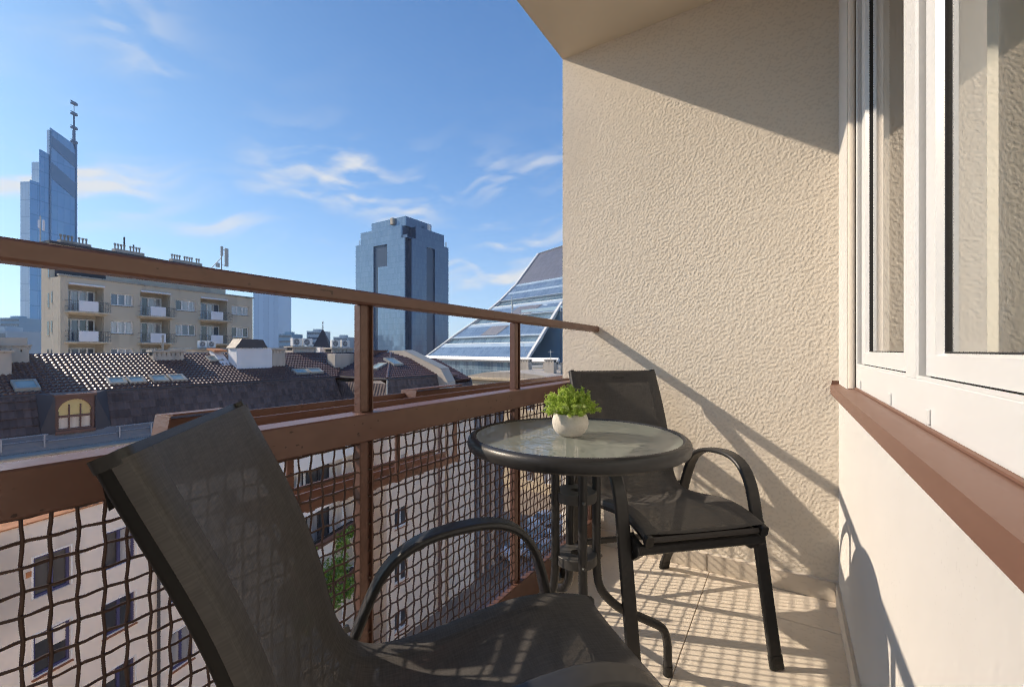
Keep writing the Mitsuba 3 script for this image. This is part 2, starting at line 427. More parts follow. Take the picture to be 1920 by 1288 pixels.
# room behind the window, curtain
rm = MB()
for q in ([(0.30, -1.3, 0.0), (3.6, -1.3, 0.0), (3.6, 1.83, 0.0), (0.30, 1.83, 0.0)], [(0.30, -1.3, 2.5), (0.30, 1.83, 2.5), (3.6, 1.83, 2.5), (3.6, -1.3, 2.5)],
          [(3.6, -1.3, 0), (3.6, -1.3, 2.5), (3.6, 1.83, 2.5), (3.6, 1.83, 0)], [(0.30, 1.86, 0), (3.6, 1.86, 0), (3.6, 1.86, 2.5), (0.30, 1.86, 2.5)],
          [(0.30, -1.32, 0), (0.30, -1.32, 2.5), (3.6, -1.32, 2.5), (3.6, -1.32, 0)]):
    rm.quad(*q)
struct('room', rm, 'm_room')
yy = np.linspace(-0.8, 1.70, 500)
xx = 0.36 + 0.022 * np.sin(yy * 52 + 1.5 * np.sin(yy * 9)) + 0.012 * np.sin(yy * 21)
cu = MB().grid(np.stack([np.stack([xx + 0.01 * (z - 1) * np.sin(yy * 13), yy, np.full_like(yy, z)], -1) for z in (0.25, 1.0, 1.7, 2.4)], 0))
tag(obj('curtain', cu, 'm_curtain', None, True), 'pale grey-green curtain hanging behind the window glass', 'curtain')

# ------------------------------------------------------------------ railing
rl = thing('railing', 'brown painted steel railing with a wavy woven wire mesh', 'railing')
zr = lambda y: 1.1095 - 0.0087 * y            # top of the hand rail
zm = lambda y: 0.8235 + 0.0045 * y            # top of the middle beam


def bar(y0, y1, x0, x1, ztop, h, b=0.003):
    pts = []
    for y in (y0, y1):
        for x, s in ((x0, 1), (x1, -1)):
            pts += [[x, y, ztop(y) - b], [x + s * b, y, ztop(y)], [x, y, ztop(y) - h + b], [x + s * b, y, ztop(y) - h]]
    return MB().hull(pts)


obj('top_rail', bar(YB, YE - 0.001, -0.845, -0.806, zr, 0.029, 0.004), 'm_brown', rl)
obj('middle_rail', bar(YB, YE - 0.001, -0.866, -0.806, zm, 0.063, 0.003), 'm_brown', rl)
obj('bottom_rail', bar(YB, YE - 0.001, -0.866, -0.814, lambda y: 0.135, 0.100, 0.003), 'm_brown', rl)
POSTS = [-1.345, -0.672, 0.0, 0.672, 1.345, 2.045]
for yp in POSTS:
    m = MB()
    for za, zb_ in ((0.036, 0.762), (zm(yp) + 0.0005, zr(yp) - 0.0285))[:1 if yp > 2 else 2]:
        zq = zm(yp) - 0.0625 if za < 0.5 else zb_
        m.cbox(-0.852, -0.829, yp - 0.004, yp + 0.018, za, zq, 0.002)
        m.cbox(-0.852, -0.840, yp + 0.0175, yp + 0.034, za, zq, 0.001)
        m.cbox(-0.8405, -0.829, yp + 0.030, yp + 0.034, za, zq, 0.001)
    for z in (zm(yp), ):                                          # weld beads
        for k in range(7):
            c = np.array([-0.854 + 0.0045 * k, yp - 0.004, z])
            m.hull([c + np.array(q) * 0.0045 for q in ((1, 0, 0), (-1, 0, 0), (0, -0.8, 0), (0, 0.2, 0.8), (0, -0.5, 0.3))])
    obj('post', m, 'm_brown', rl)
XM, PZ, PY = -0.835, 0.0318, 0.0266


def wire(p, r=0.0023, k=6):
    p = np.asarray(p); t = np.gradient(p, axis=0); t /= np.linalg.norm(t, axis=1, keepdims=True)
    a = np.cross(t, [1.0, 0, 0]); a /= np.linalg.norm(a, axis=1, keepdims=True); b = np.cross(t, a)
    w = np.arange(k) * 2 * np.pi / k
    rr_ = r * (1 + rng.normal(0, 0.09, (len(p), 1, 1)))
    v = p[:, None] + rr_ * (np.cos(w)[None, :, None] * a[:, None] + np.sin(w)[None, :, None] * b[:, None])
    i, j = np.meshgrid(np.arange(len(p) - 1), np.arange(k), indexing='ij')
    f = np.stack([i * k + j, i * k + (j + 1) % k, (i + 1) * k + (j + 1) % k, (i + 1) * k + j], -1).reshape(-1, 4)
    return MB().add(v.reshape(-1, 3), f)


zs0, iv = 0.140, 0
jz = lambda i, j: rng.normal(0, 0.0009)
for pa, pb in zip(POSTS, POSTS[1:] + [YE]):
    if pb <= -0.7:
        continue
    ya, yb = pa + 0.022, pb - 0.002
    if yb - ya < 0.08:
        ya, yb = pa + 0.05, YE - 0.002
    n = max(1, int(round((yb - ya) / PY)))
    ys = ya + (np.arange(n) + 0.5) * (yb - ya) / n
    nz = 20
    zsn = 0.150 + np.arange(nz) * PZ
    for i, y in enumerate(ys):                                       # uprights
        zz = np.linspace(0.13, 0.775, 2 * nz + 1)
        ph = ((zz - zsn[0]) / PZ) * math.pi
        off = 0.0007 * np.cos(ph + math.pi * i) + np.cumsum(rng.normal(0, 0.00011, len(zz)))
        out = 0.0019 * np.cos(ph + math.pi * i)
        obj('wire', wire(np.stack([XM + out, y + off + 0.0005 * np.sin(zz * 9 + i), zz], -1)), 'm_wire', rl, True)
    for j, z in enumerate(zsn):                                      # level wires
        yq = np.linspace(ya - 0.018, yb + 0.002, 2 * n + 3)
        ph = ((yq - ys[0]) / ((yb - ya) / n)) * math.pi
        off = 0.0005 * np.sin(ph + math.pi * j + 0.6) + np.cumsum(rng.normal(0, 0.00012, len(yq)))
        out = -0.0020 * np.cos(ph + math.pi * j)
        obj('wire', wire(np.stack([XM + out, yq, z + off + 0.0009 * np.sin(yq * 7 + j)], -1)), 'm_wire', rl, True)

# ------------------------------------------------------------------ planter rack outside the railing
pr = thing('planter_rack', 'brown steel flower-box rack hung outside the railing', 'planter rack')
m = lambda: MB()
for xr in (-0.975, -1.105):
    obj('top_bar', MB().cbox(xr - 0.004, xr + 0.004, 0.385, 2.6, 0.800, 0.826, 0.0015), 'm_brown', pr)
for ya, yb in ((0.385, 0.53), (1.075, 1.31)):                           # end plates bent over the bars
    p_ = MB().hull([[x, y, z] for x, z in ((-1.125, 0.836), (-1.045, 0.842), (-1.045, 0.838), (-1.125, 0.832)) for y in (ya, yb)])
    obj('end_plate', p_, 'm_brown', pr)
    obj('end_plate', MB().hull([[x, y, z] for x in (-1.12, -1.05) for y, z in ((ya, 0.836), (ya - 0.003, 0.836), (ya - 0.012, 0.76), (ya - 0.015, 0.76))]), 'm_brown', pr)
for ya in (0.80, 1.255, 1.62):
    hg = obj('hanger', MB().box(-1.349, -1.341, ya, ya + 0.022, 0.44, 0.66), 'm_brown', pr)
for ya in (0.79, 0.83):
    obj('bracket', MB().hull([[x, y, z + q] for x, z in ((-0.886, -0.05), (-1.50, 0.421)) for q in (0.0, 0.012) for y in (ya, ya + 0.012)]), 'm_brown', pr)
for xr in (-1.345, -1.43, -1.51):
    obj('tray_bar', MB().cbox(xr - 0.004, xr + 0.004, 0.72, 1.66, 0.440, 0.474, 0.001), 'm_brown', pr)
for ya in np.arange(0.74, 1.66, 0.13):
    obj('tray_slat', MB().cbox(-1.51, -1.345, ya, ya + 0.03, 0.4335, 0.4395, 0.001), 'm_brown', pr)


# ------------------------------------------------------------------ chairs
LOOP = [(-0.012, -0.002), (0.0, 0.04), (0.045, 0.12), (0.079, 0.20), (0.115, 0.32), (0.140, 0.41), (0.168, 0.48), (0.205, 0.545), (0.262, 0.585), (0.34, 0.603), (0.415, 0.605), (0.468, 0.588), (0.507, 0.545), (0.528, 0.487), (0.545, 0.404), (0.567, 0.29), (0.588, 0.179), (0.625, 0.0)]
RAIL = [(-0.046, 0.871), (-0.008, 0.79), (0.024, 0.72), (0.054, 0.64), (0.077, 0.56), (0.096, 0.485), (0.122, 0.437), (0.165, 0.412), (0.225, 0.408), (0.30, 0.418), (0.40, 0.438), (0.47, 0.446), (0.54, 0.441), (0.612, 0.424)]


def chair(name, label, cat, origin, fwd, group, w=0.19):
    fwd = np.array(fwd, float) / np.linalg.norm(fwd)
    M = lambda: MB((origin[0], origin[1], 0), fwd)
    t = thing(name, label, cat, group)
    S = np.array([0, 1.0, 0])
    loop = spline([(s, 0, z) for s, z in LOOP], 80)
    loop[0, 2] = 0.002; loop[-1, 2] = 0.002
    for sd in (-1, 1):
        m = M().sweep(loop + [0, sd * 0.232, 0], rrect(0.0165, 0.044, 0.0078, 5), S)
        k = obj('arm_frame', m, 'm_metal_dark', t, 40)
        obj('foot_cap', M().sweep(loop[-3:] + [0, sd * 0.232, 0], rrect(0.0195, 0.0465, 0.009, 5), S), 'm_cap', k, 40)
        obj('foot_cap', M().sweep(loop[:3] + [0, sd * 0.232, 0], rrect(0.0195, 0.0465, 0.009, 5), S), 'm_cap', k, 40)
        rail = spline([(s, 0, z) for s, z in RAIL], 70)
        k = obj('sling_rail', M().sweep(rail + [0, sd * w, 0], rrect(0.030, 0.020, 0.008, 5), S), 'm_rail_dark', t, 40)
        e = rail[-1] + [0, sd * w, 0]
        obj('end_cap', M().sweep(np.array([rail[-1] + (rail[-1] - rail[-2]) * q for q in (-0.3, 0.4, 0.9)]) + [0, sd * w, 0], rrect(0.034, 0.025, 0.009, 5), S), 'm_cap', k, 40)
        obj('end_cap', M().sweep(np.array([rail[0] + (rail[0] - rail[1]) * q for q in (-0.3, 0.3, 0.6)]) + [0, sd * w, 0], rrect(0.032, 0.023, 0.009, 5), S), 'm_cap', k, 40)
        for (s, z) in ((0.128, 0.428), (0.543, 0.415)):
            obj('bolt', M().cyl((s, sd * 0.246, z), (s, sd * 0.256, z), 0.0065, 12, 0.005).cyl((s, sd * (w + 0.008), z), (s, sd * 0.225, z), 0.005, 10), 'm_bolt', t, 40)
        # bracket between leg and front bar
        obj('bracket', M().hull([[q, y, z] for y in (sd * 0.197, sd * 0.2115) for q, z in ((0.535, 0.340), (0.556, 0.340), (0.603, 0.376), (0.603, 0.402), (0.535, 0.415))]), 'm_metal_dark', t)
        obj('bolt', M().cyl((0.548, sd * 0.197, 0.360), (0.548, sd * 0.188, 0.360), 0.007, 12, 0.004), 'm_bolt', t, 40)
    obj('front_bar', M().cbox(0.586, 0.604, -0.205, 0.205, 0.374, 0.403, 0.004), 'm_metal_dark', t)
    obj('rear_bar', M().cbox(0.070, 0.086, -0.214, 0.214, 0.178, 0.202, 0.004), 'm_metal_dark', t)
    obj('top_bar', M().cyl((-0.046, -w, 0.868), (-0.046, w, 0.868), 0.0085, 14), 'm_metal_dark', t, 40)
    # sling fabric
    R = spline([(s, 0, z) for s, z in RAIL], 120)
    tt = np.gradient(R, axis=0); tt /= np.linalg.norm(tt, axis=1, keepdims=True)
    nn = np.stack([-tt[:, 2], 0 * tt[:, 0], tt[:, 0]], -1)             # towards the sitter
    arc = np.r_[0, np.cumsum(np.linalg.norm(np.diff(R, axis=0), axis=1))]
    lat = np.linspace(-1, 1, 29)
    env = np.sin(np.pi * np.clip(arc / arc[-1], 0.02, 0.98)) ** 0.5
    sag = 0.020 * env[:, None] * (1 - np.clip(np.abs(lat[None]) / 0.86, 0, 1) ** 3)
    G = R[:, None] + (0.0162 - sag)[..., None] * nn[:, None] + np.array([0, 1.0, 0])[None, None] * (lat * (w - 0.012))[None, :, None]
    uv = np.stack(np.broadcast_arrays(arc[:, None], (lat * w)[None]), -1).reshape(-1, 2)
    obj('sling', M().grid(G).mesh(), 'm_fabric', t, True, uv=uv)
    for sd in (-1, 1):                                                # stitched sleeve over each rail
        q = [(w - 0.034, 0.0163), (w - 0.032, 0.0170), (w - 0.012, 0.0180), (w + 0.006, 0.0176), (w + 0.0108, 0.0120), (w + 0.0112, 0.0010)]
        S_ = np.stack([R + nn * b_ + np.array([0, sd * a_, 0]) for a_, b_ in q], 1)
        uq = np.stack(np.broadcast_arrays(arc[:, None], np.array([a_ + (0.03 if k_ > 3 else 0) for k_, (a_, b_) in enumerate(q)])[None]), -1).reshape(-1, 2)
        obj('sleeve', M().grid(S_).mesh(), 'm_fabric_hem', t, True, uv=uq)
    h = M()
    lo = [R[0] + [0, 0, 0.010], R[0] + [-0.011, 0, 0.004], R[0] + [-0.013, 0, -0.012], R[0] + [-0.006, 0, -0.045]]
    h.grid(np.array([[q + np.array([0, y, 0]) for y in lat * (w - 0.004)] for q in [G[1, 12] * [1, 0, 1]] + lo]))
    obj('sling_hem', h, 'm_fabric_hem', t, True)
    h2 = M()
    fr_ = [R[-1] + [0.0, 0, 0.006], R[-1] + [0.006, 0, -0.004], R[-1] + [0.001, 0, -0.012], R[-1] + [-0.05, 0, -0.004]]
    h2.grid(np.array([[q + np.array([0, y, 0]) for y in lat * (w - 0.012)] for q in fr_]))
    obj('sling_hem', h2, 'm_fabric_hem', t, True)
    if w >= 0.19: obj('care_label', M().hull([R[3] + [0.0105, y, dz] for y in (-0.012, 0.045) for dz in (-0.006, 0.006)] + [R[3] + [0.0115, y, dz] for y in (-0.012, 0.045) for dz in (-0.006, 0.006)]), 'm_cap', t)
    return t


chair('patio_chair', 'dark grey sling armchair at the far end, back against the beige wall', 'chair', (-0.629, 1.856), (0.692, -0.722), 'dark sling patio armchairs')
chair('patio_chair', 'dark grey sling armchair nearest the viewer, its back leaning over the railing', 'chair', (-0.620, 0.297), (0.641, 0.768), 'dark sling patio armchairs', 0.184)

# ------------------------------------------------------------------ table and plant
tb = thing('patio_table', 'round bistro table with a rippled glass top and dark metal rim', 'table')
TC, TR, TZ = (-0.520, 1.177), 0.3135, 0.731
M = lambda: MB((TC[0], TC[1], 0))
prof = [(TR - 0.026, TZ - 0.036), (TR - 0.012, TZ - 0.039), (TR - 0.003, TZ - 0.033), (TR, TZ - 0.021), (TR - 0.003, TZ - 0.008), (TR - 0.010, TZ - 0.001), (TR - 0.018, TZ + 0.0005), (TR - 0.024, TZ - 0.003), (TR - 0.025, TZ - 0.012), (TR - 0.026, TZ - 0.036)]
obj('rim', M().lathe(prof, 96), 'm_metal_dark', tb, 40)
obj('glass_top', trimesh.Trimesh(np.vstack([[(TC[0], TC[1], TZ - 0.004)], [(TC[0] + (TR - 0.0245) * math.cos(a), TC[1] + (TR - 0.0245) * math.sin(a), TZ - 0.004) for a in np.linspace(0, 2 * math.pi, 97)[:-1]]]),
    [[0, 1 + i, 1 + (i + 1) % 96] for i in range(96)], process=False), 'm_glass_top', tb, label='rippled greenish glass table top')
for k, a in enumerate((41, 131, 221, 311)):
    ca, sa = math.cos(math.radians(a)), math.sin(math.radians(a))
    prof_ = fillet([(0.0615, TZ - 0.012), (0.0615, 0.335), (0.070, 0.275), (0.125, 0.215), (0.215, 0.172), (0.272, 0.142), (0.284, 0.095), (0.284, 0.004)], 0.06, 6)
    path = np.array([(r * ca, r * sa, z) for r, z in prof_])
    lg = obj('leg', M().sweep(path, ring(0.0125, 14), (-sa, ca, 0)), 'm_metal_dark', tb, 40)
    obj('foot_cap', M().cyl((0.284 * ca, 0.284 * sa, 0.001), (0.284 * ca, 0.284 * sa, 0.03), 0.0145, 16), 'm_cap', lg, 40)
    for z in (0.553, 0.373):
        obj('bolt', M().cyl((0.073 * ca, 0.073 * sa, z - 0.001), (0.0785 * ca, 0.0785 * sa, z - 0.001), 0.0058, 12, 0.0035), 'm_bolt', tb, 40)
    top_a = MB((TC[0], TC[1], 0), (ca, sa))
    obj('top_bracket', top_a.cbox(0.04, TR - 0.03, -0.010, 0.010, TZ - 0.030, TZ - 0.014, 0.002), 'm_metal_dark', tb)
for z in (0.553, 0.373):
    obj('leg_collar', M().lathe([(0.016, z - 0.014), (0.0575, z - 0.014), (0.059, z - 0.0125), (0.059, z + 0.0125), (0.0575, z + 0.014), (0.016, z + 0.014), (0.016, z - 0.014)], 48), 'm_collar', tb, 40)

PC = (-0.527, 1.152); PZ0 = TZ - 0.0035
pt = thing('potted_plant', 'small leafy green plant in a round white stone pot on the glass table', 'potted plant')
pp = [(0.0, 0.0), (0.026, 0.0), (0.031, 0.002), (0.041, 0.010), (0.048, 0.021), (0.0515, 0.035), (0.0505, 0.048), (0.0465, 0.0595), (0.0445, 0.063), (0.042, 0.0635), (0.040, 0.060), (0.0445, 0.048), (0.044, 0.030), (0.0, 0.03)]
obj('pot', MB((PC[0], PC[1], PZ0)).lathe(pp, 64), 'm_pot', pt, 50)
obj('soil', MB((PC[0], PC[1], PZ0)).lathe([(0.0, 0.055), (0.03, 0.054), (0.0425, 0.052)], 32), 'm_soil', pt, True)
lf, st = MB(), MB()
c0 = np.array([PC[0], PC[1], PZ0 + 0.061])
rp = np.random.default_rng(3)
for k in range(230):
    a = rp.uniform(0, 2 * math.pi); e = math.asin(rp.uniform(0.02, 1.0))
    d = np.array([math.cos(a) * math.cos(e), math.sin(a) * math.cos(e), math.sin(e)])
    L = (0.062 + 0.020 * (1 - abs(math.sin(e))) + rp.normal(0, 0.006)) * (0.85 + 0.35 * meshkit.noise(d * 2.2 + 5))
    base = c0 + np.array([d[0], d[1], 0]) * 0.028
    tip = c0 + d * L * np.array([0.93, 0.93, 1.05]) + [0, 0, 0.004]
    mid = (base + tip) / 2 + np.array([d[0], d[1], 0]) * 0.004 + [0, 0, 0.008]
    q = np.array([(1 - s) ** 2 * base + 2 * s * (1 - s) * mid + s * s * tip for s in np.linspace(0, 1, 7)])
    st.sweep(q, ring(0.0006, 4), np.cross(q[-1] - q[0], [0.3, 0.5, 0.2]), cap=False)
    for i in range(34):
        s = 1 - abs(rp.normal(0, 0.24)); s = min(max(s, 0.25), 1.0)
        pos = (1 - s) ** 2 * base + 2 * s * (1 - s) * mid + s * s * tip + rp.normal(0, 0.0026, 3)
        n_ = rp.normal(0, 1, 3) + d * 0.8 + [0, 0, 0.4]; n_ /= np.linalg.norm(n_)
        u_ = np.cross(n_, rp.normal(0, 1, 3)); u_ /= np.linalg.norm(u_); w_ = np.cross(n_, u_)
        l_, b_ = rp.uniform(0.0022, 0.0042), rp.uniform(0.0013, 0.0022)
        lf.add([pos - u_ * l_, pos + w_ * b_ + n_ * 0.0004, pos + u_ * l_ * 1.1, pos - w_ * b_ + n_ * 0.0004], [[0, 1, 2, 3]])
obj('stems', st, 'm_leaf', pt, kind='stuff')
obj('foliage', lf, 'm_leaf', pt, kind='stuff')

# ================================================================== BEYOND THE RAILING
GZ = -20.0
T_ = lambda p, k: N(p.x * k, p.y * k, p.z * k)
mat('m_paving', lambda p, n, uv: MX((0.17, 0.135, 0.105), (0.25, 0.205, 0.165), FB(p.x * 0.6, p.y * 0.6, p.z)), rough=0.9)


def wallmat(name, a, b, k=0.5, streak=0.25, rough=0.9):
    def fn(p, n, uv):
        t = FB(p.x * k + p.y * k * 0.7, p.y * k, p.z * k * 0.8)
        s = SS(0.5, 0.8, N(p.x * 2.3 + p.y * 2.0, p.y * 0.7, p.z * 0.10)) * SS(0.35, 0.75, N(p.x * 0.5, p.y * 0.5, p.z * 0.33))
        return MX(a, b, t) * (1 - streak * s)
    return mat(name, fn, rough=rough, spec=0.2)


wallmat('m_wall_grey', (0.74, 0.665, 0.59), (0.80, 0.73, 0.655), 0.4, 0.34)
wallmat('m_wall_white', (0.75, 0.72, 0.67), (0.81, 0.78, 0.73), 0.3, 0.12)
wallmat('m_wall_beige', (0.74, 0.61, 0.475), (0.80, 0.67, 0.54), 0.3, 0.15)
wallmat('m_wall_olive', (0.47, 0.42, 0.335), (0.53, 0.475, 0.385), 0.15, 0.15)
wallmat('m_wall_tan', (0.52, 0.42, 0.28), (0.60, 0.49, 0.34), 0.2, 0.15)
wallmat('m_wall_pink', (0.50, 0.40, 0.33), (0.57, 0.46, 0.38), 0.2, 0.15)
wallmat('m_chimney', (0.40, 0.36, 0.31), (0.48, 0.435, 0.375), 0.8, 0.25)
wallmat('m_roof_felt', (0.33, 0.30, 0.26), (0.40, 0.365, 0.32), 0.5, 0.2)
wallmat('m_zinc', (0.28, 0.275, 0.25), (0.36, 0.355, 0.325), 0.6, 0.3, 0.5)
wallmat('m_sheet_dark', (0.060, 0.058, 0.066), (0.085, 0.082, 0.09), 0.8, 0.2, 0.5)
wallmat('m_render_white', (0.62, 0.63, 0.66), (0.70, 0.71, 0.73), 0.5, 0.1)


def glazed(p, n, uv):
    r = mikit.cell_rand(p.y * 5.0, p.x * 3.1, p.z * 4.0)
    return MX((0.050, 0.024, 0.024), (0.085, 0.042, 0.038), r * 0.6 + 0.4 * T_(p, 0.7))


mat('m_pantile', glazed, rough=0.36, spec=0.8, clearcoat=0.8, clearcoat_gloss=0.72)
mat('m_mansard', lambda p, n, uv: MX((0.080, 0.062, 0.060), (0.125, 0.098, 0.095), FB(p.x * 0.9, p.y * 0.9, p.z * 2.5)) * (0.72 + 0.5 * mikit.cell_rand(p.y * 4.5, p.x * 0.5, p.z * 2.4)), rough=0.7, spec=0.2)
mat('m_gutter', color=(0.17, 0.17, 0.18), rough=0.4, spec=0.5)
mat('m_rail_grey', color=(0.33, 0.35, 0.38), rough=0.4, metallic=0.3)
mat('m_frame_white', color=(0.72, 0.72, 0.71), rough=0.5)
mat('m_frame_brown', color=(0.13, 0.065, 0.05), rough=0.5)
mat('m_frame_blue', color=(0.055, 0.055, 0.14), rough=0.45)
mat('m_frame_dark', color=(0.045, 0.046, 0.055), rough=0.45)
mat('m_sill_orange', color=(0.34, 0.125, 0.055), rough=0.6)
mat('m_coping', lambda p, n, uv: MX((0.36, 0.14, 0.055), (0.46, 0.20, 0.09), T_(p, 5)), rough=0.7)
mat('m_panel_white', color=(0.62, 0.64, 0.70), rough=0.4)
mat('m_balcony_rail', color=(0.10, 0.10, 0.11), rough=0.5)
mat('m_ac_white', color=(0.66, 0.66, 0.64), rough=0.5)
mat('m_black', color=(0.02, 0.02, 0.022), rough=0.6)
mat('m_antenna', color=(0.42, 0.44, 0.42), rough=0.5)
mat('m_yellow_pane', color=(0.52, 0.42, 0.17), rough=0.15, spec=0.6, clearcoat=0.6)
WG = {}


def winglass(name, a, b, rough=0.04):
    return mat(name, lambda p, n, uv: MX(a, b, N(p.x * 7 + p.y * 7, p.y * 3, p.z * 0.6)), rough=rough, spec=0.9, clearcoat=1.0, clearcoat_gloss=0.97)


winglass('m_glass_dark', (0.02, 0.022, 0.026), (0.06, 0.06, 0.065))
winglass('m_glass_net', (0.16, 0.16, 0.17), (0.46, 0.46, 0.46))
winglass('m_glass_blue', (0.05, 0.07, 0.11), (0.10, 0.13, 0.17))
winglass('m_glass_roof', (0.16, 0.22, 0.22), (0.24, 0.31, 0.30), 0.10)
winglass('m_glass_sky', (0.06, 0.12, 0.20), (0.09, 0.16, 0.25), 0.08)

struct('ground', MB().quad((-4000, -4000, GZ), (4000, -4000, GZ), (4000, 4000, GZ), (-4000, 4000, GZ)), 'm_paving')
# the lower storeys of the viewer's own house
own = MB().box(-0.84, XW + 12, -40, YE + 14, GZ, -0.18)
tag(obj('own_house', own, 'm_wall_beige'), 'beige house front below the balcony floor', 'building')


# ---------------------------------------------------------------- builders for facades
def windows(parent, F, rects, depth, frame, glass, panes=3, fw=0.07, sill=None, name='window', bz=0.06, transom=None, blind=None):
    """Windows set into openings; rects (a0, a1, z0, z1) in the frame F = (origin, axis); b < 0 is towards the viewer; depth: b of the pane."""
    for i, (a0, a1, z0, z1) in enumerate(rects):
        M = lambda: MB(*F)
        f = M()
        f.box(a0, a0 + fw, depth - bz, depth + 0.02, z0, z1).box(a1 - fw, a1, depth - bz, depth + 0.02, z0, z1)
        f.box(a0 + fw, a1 - fw, depth - bz, depth + 0.02, z0, z0 + fw).box(a0 + fw, a1 - fw, depth - bz, depth + 0.02, z1 - fw, z1)
        w = (a1 - a0) / panes
        for k in range(1, panes):
            f.box(a0 + k * w - fw * 0.6, a0 + k * w + fw * 0.6, depth - bz - 0.005, depth + 0.02, z0 + fw, z1 - fw)
        if transom:
            f.box(a0 + fw, a1 - fw, depth - bz + 0.008, depth + 0.02, z0 + transom - fw / 2, z0 + transom + fw / 2)
        key = obj(name, f, frame, parent)
        for k in range(panes):
            g = glass[int(rng.integers(len(glass)))] if isinstance(glass, (list, tuple)) else glass
            obj('pane', M().quad((a0 + k * w, depth, z0), (a0 + (k + 1) * w, depth, z0), (a0 + (k + 1) * w, depth, z1), (a0 + k * w, depth, z1)), g, key)
            if blind and rng.random() < blind:
                h = rng.uniform(0.2, 0.5) * (z1 - z0)
                obj('blind', M().quad((a0 + k * w + fw, depth - 0.006, z1 - h), (a0 + (k + 1) * w - fw, depth - 0.006, z1 - h), (a0 + (k + 1) * w - fw, depth - 0.006, z1 - fw), (a0 + k * w + fw, depth - 0.006, z1 - fw)), 'm_wall_white', key)
        if sill:
            obj('sill', M().hull([[a, b, z] for a in (a0 - 0.05, a1 + 0.05) for b, z in ((-0.09, z0 - 0.07), (-0.09, z0 - 0.045), (depth, z0 - 0.07), (depth, z0 - 0.004))]), sill, key)


def front(parent, F, outline, holes, b0, b1, m, name='wall'):
    pg = Polygon(outline, [[(a0, z0), (a1, z0), (a1, z1), (a0, z1)] for a0, a1, z0, z1 in holes])
    return obj(name, MB(*F).prism(pg, b0, b1), m, parent)


def chimney(parent, F, a0, a1, b0, b1, z0, z1, vent=0.30, n=5, name='chimney', m='m_chimney', cap=0.14):
    """Masonry stack with a band of vent slots under its cap slab."""
    M = lambda: MB(*F)
    s = M().box(a0, a1, b0, b1, z0, z1 - cap - vent)
    zt, zv = z1 - cap, z1 - cap - vent
    w = (a1 - a0) / (2 * n + 1)
    for k in range(n + 1):
        x0, x1 = a0 + 2 * k * w - (0.3 * w if k else 0), a0 + (2 * k + 1) * w + (0.3 * w if k < n else 0)
        s.box(max(x0, a0), min(x1, a1), b0, b0 + 0.12, zv, zt).box(max(x0, a0), min(x1, a1), b1 - 0.12, b1, zv, zt)
    key = obj(name, s, m, parent)
    obj('vent_core', M().box(a0 + 0.02, a1 - 0.02, b0 + 0.125, b1 - 0.125, zv, zt), 'm_black', key)
    obj('cap', M().cbox(a0 - 0.10, a1 + 0.10, b0 - 0.10, b1 + 0.10, zt, z1, 0.02), m, key)
    return key


def ac_unit(F, a, b, z, label, w=0.85, h=0.62, d=0.34):
    M = lambda: MB(*F)
    t = thing('air_conditioner', label, 'air conditioner', 'air conditioner units on the far chimneys')
    obj('casing', M().cbox(a, a + w, b, b + d, z + 0.06, z + 0.06 + h, 0.02), 'm_ac_white', t)
    c = (a + w * 0.40, z + 0.06 + h / 2)
    fan = M()
    for r0, r1 in ((0.0, 0.07), (0.10, 0.13), (0.16, 0.19), (0.22, 0.25)):
        ang = np.linspace(0, 2 * math.pi, 25)
        G = np.array([[[c[0] + r * math.cos(q), b - 0.012, c[1] + r * math.sin(q)] for q in ang] for r in (r0, r1)])
        fan.grid(G)
    obj('fan_grille', fan, 'm_rail_grey', t)
    obj('fan_opening', M().grid(np.array([[[c[0] + r * math.cos(q), b - 0.005, c[1] + r * math.sin(q)] for q in np.linspace(0, 2 * math.pi, 25)] for r in (0.0, 0.265)])), 'm_black', t)
    obj('foot', M().box(a + 0.06, a + 0.12, b, b + d, z, z + 0.06), 'm_rail_grey', t); obj('foot', M().box(a + w - 0.12, a + w - 0.06, b, b + d, z, z + 0.06), 'm_rail_grey', t)
    return t


def tiles(o, c, s, poly, pw=0.22, ph=0.34, hw=0.076, hr=0.055, nc=8):
    """Roof covering as real relief: origin o, unit c along the courses, s up the slope; poly in (c, s) coordinates; wavy columns pw wide, stepped courses ph high."""
    o, c, s = (np.array(q, float) for q in (o, c, s)); c /= np.linalg.norm(c); s /= np.linalg.norm(s)
    nrm = np.cross(c, s)
    pg = Polygon(poly); x0, y0, x1, y1 = pg.bounds
    cs = np.arange(x0, x1 + pw / nc, pw / nc)
    rows = np.arange(math.floor(y0 / ph), math.ceil(y1 / ph) + 1)
    ss, hh = [], []
    for r in rows:
        ss += [r * ph, r * ph + 0.012, (r + 0.18) * ph, (r + 0.5) * ph]; hh += [0.0, hr * 0.8, hr, hr * 0.55]
    ss, hh = np.array(ss), np.array(hh)
    wave = hw * (0.5 + 0.5 * np.cos(2 * np.pi * cs / pw)) ** 0.8
    Z = hh[:, None] + wave[None] * np.tile([0.55, 1.0, 1.0, 0.78], len(rows))[:, None]
    Z += 0.004 * (meshkit.noise(np.stack(np.broadcast_arrays(np.floor(cs / pw)[None] * 1.0, np.floor(ss / ph + 1e-6)[:, None] * 1.0, 0.0), -1), 5) - 0.5)
    G = o + cs[None, :, None] * c + ss[:, None, None] * s + Z[..., None] * nrm
    a, b = Z.shape
    i, j = np.meshgrid(np.arange(a - 1), np.arange(b - 1), indexing='ij')
    k = i * b + j
    f = np.stack([k, k + 1, k + b + 1, k + b], -1).reshape(-1, 4)
    cx = (cs[:-1] + cs[1:]) / 2; cy = (ss[:-1] + ss[1:]) / 2
    inside = shapely.contains_xy(pg, *(q.ravel() for q in np.meshgrid(cx, cy)))
    m = MB().add(G.reshape(-1, 3), f[inside])
    t = m.mesh(); t.remove_unreferenced_vertices()
    return t


